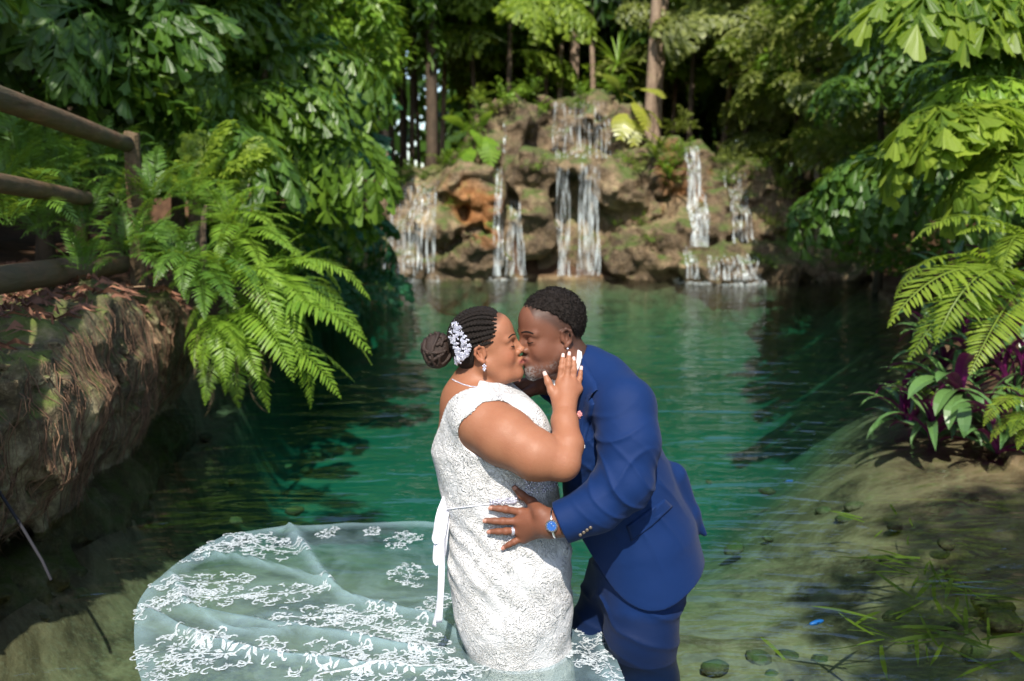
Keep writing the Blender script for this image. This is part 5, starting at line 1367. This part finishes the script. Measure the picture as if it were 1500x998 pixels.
def motif(px, py, size, ang, seed, n=10):
    """lace spray: paired scrolls and petals along a stem, flat cords lying on the tulle"""
    r = random.Random(seed); c = onz(px, py); b = MB()
    ca, sa = math.cos(ang), math.sin(ang)
    def put(u, v):
        x, y = c.x + (u * ca - v * sa) * size, c.y + (u * sa + v * ca) * size
        return Vector((x, y, train_z(Vector((x, y, 0))) + .004))
    def cord(uv, w0, w1):
        k = len(uv); vs = []
        for i, (u, v) in enumerate(uv):
            a = uv[min(i + 1, k - 1)]; z = uv[max(i - 1, 0)]; du, dv = a[0] - z[0], a[1] - z[1]; l_ = math.hypot(du, dv) or 1
            w = (w0 + (w1 - w0) * i / (k - 1)) * (.4 if i in (0, k - 1) else 1); vs += [put(u - dv / l_ * w, v + du / l_ * w), put(u, v) + Vector((0, 0, .002)), put(u + dv / l_ * w, v - du / l_ * w)]
        if not (in_train(vs[1]) and in_train(vs[-2])): return
        b.add(vs, [(3 * i + j, 3 * i + j + 1, 3 * i + j + 4, 3 * i + j + 3) for i in range(k - 1) for j in (0, 1)])
    def petal(u, v, a, L, w):
        ca_, sa_ = math.cos(a), math.sin(a); pts = [(0, 0), (.45 * L, w), (L, 0), (.45 * L, -w)]
        vs = [put(u + x * ca_ - y * sa_, v + x * sa_ + y * ca_) for x, y in pts]
        if in_train(vs[0]) and in_train(vs[2]): b.add(vs, [(0, 1, 2, 3)])
    def rosette_(u, v, rad, k):
        a0 = r.uniform(0, 6.28)
        for i in range(k): petal(u + .15 * rad * math.cos(a0 + i * 6.283 / k), v + .15 * rad * math.sin(a0 + i * 6.283 / k), a0 + i * 6.283 / k, rad * .8, rad * .17)
    cord([(-.8 + 1.6 * t / 10, .06 * math.sin(t * .8)) for t in range(11)], .018, .012)
    for u, v, q in ((0, 0, .26), (-.5, .1, .2), (.45, -.08, .2), (.8, .03, .13), (-.25, -.28, .15), (.22, .27, .15)): rosette_(u, v, q * r.uniform(.9, 1.15), r.choice((6, 7, 8)))
    for i in range(n * 3):
        th_ = r.uniform(0, 6.283); q = r.uniform(.45, 1.0); u, v = q * .95 * math.cos(th_), q * .55 * math.sin(th_); a = th_ + r.uniform(-.9, .9); sg = r.choice((1, -1)); pts = []; rad = r.uniform(.035, .062)
        for j in range(11):
            pts.append((u, v)); st = rad * (1 - .055 * j); u += math.cos(a) * st; v += math.sin(a) * st; a += sg * (.18 + .055 * j)
        cord(pts, .022, .014)
        pu, pv = pts[r.randrange(2, 7)]; petal(pu, pv, a + r.uniform(-1, 1), r.uniform(.09, .16), .03)
    return b
M_APP = NM('lace_applique'); M_APP.set(base=(.48, .53, .56), rough=.7)
tb = M_APP.new('BsdfTransparent'); mx = M_APP.new('MixShader'); M_APP.l.new(M_APP.ramp(M_APP.noise(160, 2, .5, M_APP.pos()), [(.4, .45), (.6, .95)]), mx.inputs[0])
M_APP.l.new(tb.outputs[0], mx.inputs[1]); M_APP.l.new(M_APP.b.outputs[0], mx.inputs[2]); M_APP.l.new(mx.outputs[0], M_APP.out.inputs[0]); M_APP = M_APP.m
for i, (px, py, s, a) in enumerate(((590, 797, .10, 1.5), (598, 848, .10, 1.7), (345, 800, .15, .5), (392, 806, .17, -.5), (292, 862, .16, .35), (312, 880, .13, .2), (265, 885, .11, 1.0), (420, 872, .15, .35), 
                                (455, 910, .15, .1), (520, 905, .13, -.2), (560, 925, .15, -.35), (600, 940, .13, -.5), (630, 950, .10, -.6), (330, 965, .17, .2), (260, 955, .15, .6), (470, 965, .15, .4), (530, 985, .16, .3),
                                (600, 985, .15, .1), (650, 985, .12, -.2), (225, 900, .10, 1.2), (480, 786, .06, 1.4), (545, 784, .05, 1.5), (640, 890, .08, 1.2), (875, 930, .10, 1.9), (862, 965, .10, 1.7), (890, 985, .09, 2.0), (270, 820, .10, .7), (240, 985, .12, .2))):
    mbpart(motif(px, py, s * 1.12, a, i), 'lace_motif', M_APP, train)
for o in train.children: o.matrix_parent_inverse = Matrix.Identity(4)
# ------------------------------------------------ groom
M_f = Vector((-math.cos(R(22)) * math.cos(R(8)), -math.sin(R(22)) * math.cos(R(8)), -math.sin(R(8)))); M_u = Vector((-math.sin(R(8)) * math.cos(R(22)), -math.sin(R(8)) * math.sin(R(22)), math.cos(R(8))))
HM = Head(P(766.5, 528.5, .004), M_f, M_u, 1.0)
groom = empty('person', (P(925, 985, .08).x, Y0 + .08, -.46))
tag(groom, 'groom in a royal blue suit bending to kiss the bride, hand on her hip', 'person')
Mf = SDF((P(690, 500).x, 2.66, .30), (P(985, 500).x, 3.40, P(800, 424).z), .0025)
Mf.chain([HM.w(-.03, 0, -.03), P(836, 535, .06), P(868, 580, .075)], [.060, .066, .085], .03)
Mf.chain(PL((885, 610, .08), (905, 690, .09), (920, 760, .1)), [.12, .14, .14], .05)
HM.sculpt(Mf, False)
Mf.ell(HM.w(.040, 0, -.100), [.042, .040, .024], HM.R, .03)
Mf.ell(HM.w(.074, 0, -.110), [.020, .024, .018], HM.R, .015)
# near arm and hand on her hip
def on_gown(px, py, lift, dflt=-.19):
    h_, n_ = shoot(gown_bvh, px, py)
    if h_ is None: return P(px, py, dflt)
    return at(px, py, min(h_.y, Y0 - .10) - lift)
mk = [on_gown(765, 751, .016), on_gown(761, 764, .017), on_gown(760.5, 777, .016), on_gown(767, 787.5, .014)]
mm = [on_gown(741, 746.5, .014), on_gown(736.5, 764, .014), on_gown(741, 778.5, .014), on_gown(753, 794, .012)]
mt = [on_gown(720, 744.3, .009), on_gown(711.5, 763, .009), on_gown(718, 779, .009), on_gown(738, 802, .009)]
wr_m = P(806, 767, -.215)
mth = [P(792, 752, -.212), on_gown(779, 736, .018), on_gown(764, 725.5, .014), on_gown(754, 715, .010)]
hand(Mf, wr_m, mk, mm, mt, mth, .0155, .0104, .032, None)
Mf.chain([wr_m, P(835, 764, -.225), P(905, 725, -.22), P(925, 620, -.14)], [.033, .038, .05, .06], .03)
# far arm round her shoulder
Mf.chain(PL((885, 590, .26), (840, 575, .27), (806, 562, .20), (788, 563, .165)), [.05, .045, .034, .028], .03)
hand(Mf, P(790, 562, .17), PL((768, 560, .150), (766, 566, .152), (766, 572, .154), (769, 578, .156)), PL((757, 563, .142), (754, 570, .142), (755, 576, .144), (759, 582, .146)),
     PL((749, 568, .135), (746, 575, .135), (747, 581, .137), (752, 586, .14)), PL((788, 566, .15), (780, 571, .13), (773, 574, .12), (766, 575, .112)), .014, .0098, .026, None)
mV, mQ = Mf.mesh(2); del Mf.F
def beard(x, y, z, near, mixin, g):
    ay = np.abs(y); nn = .5 + .5 * vnoise(x * 260, y * 260, z * 260)
    jaw = near * g(-.072, -.090, z) * g(.0, .035, x); chin = near * g(.052, .066, x) * g(-.082, -.092, z) * g(.034, .026, ay)
    mus = near * (x > .082) * np.exp(-((z + .050) / .0055) ** 4) * g(.030, .022, ay)
    strip = near * np.exp(-(((z + .098 - .62 * (.045 - x) * (x < .045)) / .016) ** 2)) * g(-.012, .01, x) * (ay > .015)
    a = np.clip(np.maximum(np.maximum(chin * .9, mus * .6), strip * .7), 0, 1)
    mixin(a * (.55 + .45 * nn), (.035, .028, .026)); mixin(np.clip(chin * (nn > .42) + strip * .5 * (nn > .55), 0, 1) * .75, (.22, .20, .19))
    # clipped fade under the hair
    hl_ = np.interp(x, [-.12, -.07, -.045, -.02, .0, .03, .06, .085], [-.075, -.06, -.035, .012, .030, .062, .082, .10])
    fade = near * np.exp(-np.clip((hl_ - z) / .022, 0, 9) ** 2) * (x < .07); mixin(np.clip(fade, 0, 1) * .72, (.03, .02, .016))
mC = paint_face(HM, mV, (.155, .064, .038), (.18, .07, .06), (.19, .075, .045), (.085, .034, .022), beard)
# knuckles and palms of the hands a little redder
hm = np.exp(-(np.linalg.norm(mV - np.array(P(760, 768, -.2)), axis=1) / .09) ** 4)[:, None]; mC = mC * (1 - .6 * hm) + np.array((.21, .078, .042), np.float32) * .6 * hm
body_m = part('body', mesh_np('body', mV, mQ, None, True, mC), M_SKIN, groom)
bm_bvh = bvh_of(mV, mQ)
for s_ in (1, -1): lash(HM, s_, groom, M_HAIR, bv=bm_bvh, brow_z=.022, brow_r=.0024)
# hair
cap = SDF(tuple(HM.o - Vector((.14, .14, .10))), tuple(HM.o + Vector((.15, .14, .17))), .0025)
cap.ell(HM.w(-.016, 0, .040), [.1045, .0800, .0975], HM.R, .01)
G3 = np.stack(np.broadcast_arrays(cap.ax[0][:, None, None], cap.ax[1][None, :, None], cap.ax[2][None, None, :]), -1)
Lc = HM.loc(G3.reshape(-1, 3)).reshape(G3.shape); lx, ly, lz = Lc[..., 0], Lc[..., 1], Lc[..., 2]
hl = np.interp(lx, [-.12, -.08, -.055, -.035, -.01, .02, .05, .075, .09], [-.035, -.030, -.012, .030, .050, .076, .090, .098, .110])
cap.F = np.maximum(cap.F, (hl - lz) * .8).astype(np.float32)
cap.F += ((.0030 * vnoise(lx * 230, ly * 230, lz * 230)) + .0025 * vnoise(lx * 60, ly * 60, lz * 60)).astype(np.float32)
hV, hQ = cap.mesh(1)
hair_m = part('hair', mesh_np('hair', hV, hQ), M_HAIR, groom); hair_m['label'] = 'short black curly hair faded at the side'
b = MB(); ctr = HM.w(-.016, 0, .03)
for i in range(3600):
    p = Vector(hV[rp.randrange(len(hV))].tolist()); n_ = (p - ctr).normalized(); t_ = n_.orthogonal().normalized(); t_.rotate(Matrix.Rotation(rp.uniform(0, 6.28), 3, n_)); l_ = rp.uniform(.002, .0055)
    b.tube([p - n_ * .001, p + n_ * l_ * .7 + t_ * .002, p + n_ * l_ + t_ * .0045], [.0009, .0009, .0006], 3, False)
tag(mbpart(b, 'curls', M_HAIR, hair_m), kind='stuff')
# goatee with some depth
cap = SDF(tuple(HM.w(.07, 0, -.105) - Vector((.06, .06, .05))), tuple(HM.w(.07, 0, -.105) + Vector((.06, .06, .05))), .002)
cap.ell(HM.w(.077, 0, -.112), [.022, .027, .022], HM.R, .01)
gl_ = HM.loc(np.stack(np.broadcast_arrays(cap.ax[0][:, None, None], cap.ax[1][None, :, None], cap.ax[2][None, None, :]), -1).reshape(-1, 3)); cap.F += (.0035 * vnoise(gl_[:, 0] * 190, gl_[:, 1] * 190, gl_[:, 2] * 190)).reshape(cap.F.shape).astype(np.float32)
hV, hQ = cap.mesh(1)
m = NM('grey_goatee'); nn = m.noise(420, 3, .7, m.obj()); m.set(base=m.ramp(nn, [(.35, (.03, .026, .024)), (.6, (.24, .225, .215))]), rough=.7); m.bump(nn, .9, .004)
part('goatee', mesh_np('goatee', hV, hQ), m.m, groom)
# trousers
Tf = SDF((P(800, 500).x, 2.74, -.50), (P(1040, 500).x, 3.48, P(900, 770).z), .005)
Tf.chain([P(938, 800, .10), P(938, 850, .10)], [.15, .155], .05)
Tf.chain([P(940, 850, .0), P(940, 925, -.015), P(950, 1000, -.01), Vector((P(950, 1000).x, 3.03, -.45))], [.115, .104, .088, .075], .05)
Tf.chain([P(905, 850, .19), P(880, 930, .20), P(882, 1000, .22), Vector((P(885, 1000).x, 3.24, -.45))], [.11, .10, .086, .075], .05)
for y in (3.03, 3.24): Tf.cone((P(945, 1000).x if y < 3.1 else P(882, 1000).x, y, -.45), (P(880, 1000).x if y < 3.1 else P(815, 1000).x, y - .03, -.46), .05, .04, .03)
t0, t1, t2 = (Tf.ax[0][:, None, None], Tf.ax[1][None, :, None], Tf.ax[2][None, None, :])
Tf.F -= (.009 * (1 - np.abs(np.sin((t2 + .45 * t0) * 34 + 1.6 * vnoise(t0 * 8, t1 * 8, t2 * 8)))) ** 2.4 * np.exp(-((t2 - .16) / .14) ** 2)).astype(np.float32)
v_, q_ = Tf.mesh(2); part('trousers', mesh_np('trousers', v_, q_), M_WET, groom)
# jacket
Jf = SDF((P(770, 500).x, 2.60, .02), (P(1060, 500).x, 3.48, P(850, 500).z), .0038)
Jf.chain(PL((868, 578, .075), (886, 640, .08), (908, 720, .09), (934, 790, .10), (946, 850, .10), (955, 900, .10)), [.10, .150, .168, .180, .186, .19], .05, 'u', ((0, 1, 0), .84))
Jf.chain(PL((915, 594, -.10), (880, 562, .03), (858, 552, .09), (868, 575, .25)), [.090, .084, .070, .09], .05)
Jf.chain(PL((855, 540, .055), (838, 560, .05)), [.074, .070], .03)
Jf.ell(P(905, 588, .06), [.105, .16, .085], None, .05)
Jf.chain(PL((985, 700, .10), (1012, 752, .12), (1032, 782, .13)), [.05, .026, .008], .025)
sl_ = PL((915, 602, -.10), (922, 648, -.155), (914, 708, -.195), (874, 744, -.215), (812, 770, -.215)); Jf.chain(sl_, [.093, .090, .082, .070, .062], .022)
Jf.chain(PL((880, 592, .26), (838, 576, .275), (812, 564, .225)), [.085, .07, .058], .03)
j0, j1, j2 = (Jf.ax[0][:, None, None], Jf.ax[1][None, :, None], Jf.ax[2][None, None, :])
def cutline(a, b_, near=None):
    """remove what lies below the line a-b (photo pixels at the couple's distance)"""
    A, B = P(*a), P(*b_); nx_, nz_ = (B.z - A.z), -(B.x - A.x); l_ = math.hypot(nx_, nz_); return ((j0 - A.x) * nx_ + (j2 - A.z) * nz_) / l_
arm_keep = np.full(Jf.F.shape, 9, np.float32)
def smax_(a, b_, k):
    h_ = np.maximum(k - np.abs(a - b_), 0) / k; return np.maximum(a, b_) + h_ * h_ * k * .25
h1 = cutline((925, 893), (1032, 836)); h2 = cutline((838, 770), (925, 893))
hem = smax_(h1, h2, .16)
# rounded front corner
near_arm = SDF.__new__(SDF); near_arm.lo, near_arm.vox, near_arm.n, near_arm.ax = Jf.lo, Jf.vox, Jf.n, Jf.ax; near_arm.F = np.full(Jf.n, 1.0, np.float32); near_arm.chain(sl_, [.093, .090, .082, .070, .062], .022)
Jf.F = np.maximum(Jf.F, np.minimum(hem, near_arm.F + .0).astype(np.float32))
# hollow skirt of the jacket
In = SDF.__new__(SDF); In.lo, In.vox, In.n, In.ax = Jf.lo, Jf.vox, Jf.n, Jf.ax; In.F = np.full(Jf.n, 1.0, np.float32)
In.chain(PL((940, 822, .10), (955, 910, .10)), [.165, .18], .02, 'u', ((0, 1, 0), .84)); Jf.F = np.maximum(Jf.F, -In.F)
# cuff: cut square and hollow
cd_ = (sl_[4] - sl_[3]).normalized(); cp_ = P(820.5, 767.5, -.215)
Jf.F = np.maximum(Jf.F, np.where(((j0 - cp_.x) ** 2 + (j1 - cp_.y) ** 2 + (j2 - cp_.z) ** 2) < .14 ** 2, (j0 - cp_.x) * cd_.x + (j1 - cp_.y) * cd_.y + (j2 - cp_.z) * cd_.z, -1).astype(np.float32))
Jf.cone(cp_ + cd_ * .06, cp_ - cd_ * .035, .054, .054, .004, 's')
# opening at the neck and down the chest
Jf.chain([HM.w(-.03, 0, -.05), P(838, 535, .06), P(840, 548, .06)], [.060, .072, .070], .008, 's')
Jf.cone(P(808, 560, .04), P(800, 650, .02), .05, .03, .01, 's')
# folds: across the sleeve at the elbow, diagonals over the back
wv = 2.2 * vnoise(j0 * 7, j1 * 7, j2 * 7)
el_ = np.exp(-(((j0 - sl_[2].x) / .12) ** 2 + ((j2 - sl_[2].z) / .10) ** 2)); up_ = np.exp(-(((j0 - P(900, 0).x) / .10) ** 2 + ((j2 - P(0, 640).z) / .11) ** 2))
rid = lambda ph: (1 - np.abs(np.sin(ph))) ** 2.6
bk_ = np.exp(-(((j0 - P(975, 0).x) / .10) ** 2 + ((j2 - P(0, 730).z) / .12) ** 2))
Jf.F -= (.0105 * rid((j2 * .8 + j0 * .75) * 52 + .9 * wv) * el_ + .0085 * rid((j2 * .9 - j0 * .45) * 42 + .9 * wv) * up_ + .007 * rid((j2 * .75 + j0 * .9) * 34 + .8 * wv) * bk_ + .0015 * vnoise(j0 * 11, j1 * 11, j2 * 7)).astype(np.float32)
jV, jQ = Jf.mesh(2); del Jf.F
jacket = part('jacket', mesh_np('jacket', jV, jQ), M_SUIT, groom)
jb = bvh_of(jV, jQ)
mbpart(patch(jb, [(853, 522), (862, 540), (874, 562), (876, 572), (864, 574), (871, 592), (862, 632), (850, 676), (846, 690), (845, 640), (850, 590), (850, 550)], .002, .0075), 'lapel', M_SUIT, jacket)
mbpart(patch(jb, [(918, 770), (945, 750), (973, 731), (984, 742), (955, 770), (925, 793)], .002, .0065), 'pocket_flap', M_SUIT, jacket)
M_BTN = NM('dark_button'); M_BTN.set(base=(.10, .08, .06), rough=.3); M_BTN = M_BTN.m
for px, py in ((850, 783), (855, 779.5), (860, 776), (865, 772.5)):
    h_, n_ = shoot(jb, px, py)
    if h_ is not None: b = MB(); b.ball(h_ + n_ * .002, (.0052, .003, .0052), 10, 6); mbpart(b, 'button', M_BTN, jacket)
b = patch(jb, [(852, 648), (857, 652), (857, 657), (851, 654)], .001, .003, 1.0); mbpart(b, 'pocket_square', M_SHIRT, groom)
# shirt: collar band round the neck and a strip of shirt front
b = MB(); ax_ = (P(868, 580, .075) - HM.w(-.03, 0, -.03)).normalized(); c0 = P(838, 534, .06); s1 = ax_.cross(Vector((0, 1, 0))).normalized(); s2 = ax_.cross(s1); vs = []
for i in range(33):
    a = 2 * math.pi * i / 32
    for q, rr_ in ((-.020, .0715), (.018, .0745), (.045, .079)): vs.append(c0 + ax_ * q + (s1 * math.cos(a) + s2 * math.sin(a)) * rr_)
b.add(vs, [(3 * i + j, 3 * i + 3 + j, 3 * i + 4 + j, 3 * i + 1 + j) for i in range(32) for j in (0, 1)])
o = mbpart(b, 'shirt_collar', M_SHIRT, groom); o.modifiers.new('thickness', 'SOLIDIFY').thickness = .003
Sf = SDF((P(780, 500).x, 2.85, .45), (P(900, 500).x, 3.25, P(850, 545).z), .005); Sf.chain(PL((845, 570, .06), (868, 640, .06), (885, 700, .08)), [.085, .118, .125], .04); v_, q_ = Sf.mesh(1)
part('shirt', mesh_np('shirt', v_, q_), M_SHIRT, groom)
both = BVHTree.FromPolygons([tuple(p) for p in np.concatenate([jV, mV]).tolist()], np.concatenate([jQ, mQ + len(jV)]).tolist())
mbpart(patch(both, [(846, 513), (851, 516), (852, 526), (849, 537), (845, 546), (842, 548), (844, 530)], .003, .004, 1.0), 'shirt_collar', M_SHIRT, groom)
# boutonniere
bp0, n_ = shoot(jb, 850, 607); bp0 = (bp0 or P(850, 607, -.08)) + CAMN * .01; b = MB()
for i in range(46):
    v = Vector((rp.gauss(0, 1), -abs(rp.gauss(0, 1)), rp.gauss(0, 1))).normalized(); b.tube([bp0, bp0 + v * .013], [.0012, .0020], 4)
bo = mbpart(b, 'flower', (lambda q: (q.set(base=(.72, .30, .30), rough=.6), q.m)[1])(NM('pink_petals')), groom)
b = MB(); b.tube([bp0 + Vector((.004, -.002, .012)), bp0 + Vector((.014, -.002, .042))], .0010, 5); b.ball(bp0 + Vector((.014, -.002, .042)), .0024, 6, 4); mbpart(b, 'pin', M_SILVER, groom)
# watch, ring, ear stud, nails
wx = (P(835, 764, -.225) - wr_m).normalized(); wc = wr_m.lerp(P(835, 764, -.225), .2); b = MB(); pts = []
s1 = wx.cross(Vector((0, 0, 1))).normalized(); s2 = wx.cross(s1); n = 24
b.tube([wc + (s1 * math.cos(2 * math.pi * i / n) + s2 * math.sin(2 * math.pi * i / n)) * .0405 for i in range(n + 1)], .0050, 6, False); strap_o = mbpart(b, 'watch', M_SILVER, groom)
wn_ = (Vector((-.1, -1, .15)) - wx * Vector((-.1, -1, .15)).dot(wx)).normalized(); b = MB(); t1_ = wx; t2_ = wn_.cross(wx); cc = wc + wn_ * .041
def disc(b, c, r_, h_, n=24):
    ring = [c + (t1_ * math.cos(2 * math.pi * i / n) + t2_ * math.sin(2 * math.pi * i / n)) * r_ for i in range(n)]
    b.add([p for p in ring] + [p + wn_ * h_ for p in ring], [(i, (i + 1) % n, n + (i + 1) % n, n + i) for i in range(n)] + [tuple(n + i for i in range(n))])
disc(b, cc, .0180, .007); mbpart(b, 'case', M_SILVER, strap_o, False)
b = MB(); disc(b, cc + wn_ * .0065, .0138, .0012); mbpart(b, 'dial', (lambda q: (q.set(base=(.03, .11, .36), rough=.15), q.m)[1])(NM('blue_dial')), strap_o, False)
b = MB()
for i in range(12):
    a = i * math.pi / 6; d_ = t1_ * math.cos(a) + t2_ * math.sin(a); b.tube([cc + wn_ * .0080 + d_ * .0115, cc + wn_ * .0080 + d_ * .0142], .0007, 4)
b.tube([cc + wn_ * .0082, cc + wn_ * .0082 + t1_ * .009], .0007, 4); b.tube([cc + wn_ * .0082, cc + wn_ * .0082 + t2_ * .011], .0006, 4); mbpart(b, 'hands', M_SILVER, strap_o)
fd = (mm[2] - mk[2]).normalized(); rc = mk[2].lerp(mm[2], .50); s1 = fd.cross(CAMN).normalized(); s2 = fd.cross(s1); b = MB()
for q in (-.0032, 0, .0032): b.tube([rc + fd * q + (s1 * math.cos(2 * math.pi * i / 18) + s2 * math.sin(2 * math.pi * i / 18)) * .0116 for i in range(19)], .0020, 5, False)
for i in range(18): b.ball(rc + (s1 * math.cos(2 * math.pi * i / 18) + s2 * math.sin(2 * math.pi * i / 18)) * .0132, .0016, 5, 4)
mbpart(b, 'ring', M_GEM, groom)
b = MB(); b.ball(HM.w(-.013, .086, -.040), .0035, 8, 6); mbpart(b, 'ear_stud', M_GEM, groom)
M_NAIL2 = NM('natural_nail'); M_NAIL2.set(base=(.36, .17, .12), rough=.3); M_NAIL2 = M_NAIL2.m
nails(groom, mt, mm, CAMN, .0098, M_NAIL2); nails(groom, [mth[3]], [mth[2]], CAMN, .0105, M_NAIL2)
for o in groom.children:
    if o.name.startswith('fingernail'): o.matrix_parent_inverse = Matrix.Translation(-groom.location)
def fix_sub(root):  # sub-parts were built in world space; keep them there
    for o in root.children:
        for c in o.children: c.matrix_parent_inverse = Matrix.Identity(4)
fix_sub(groom)
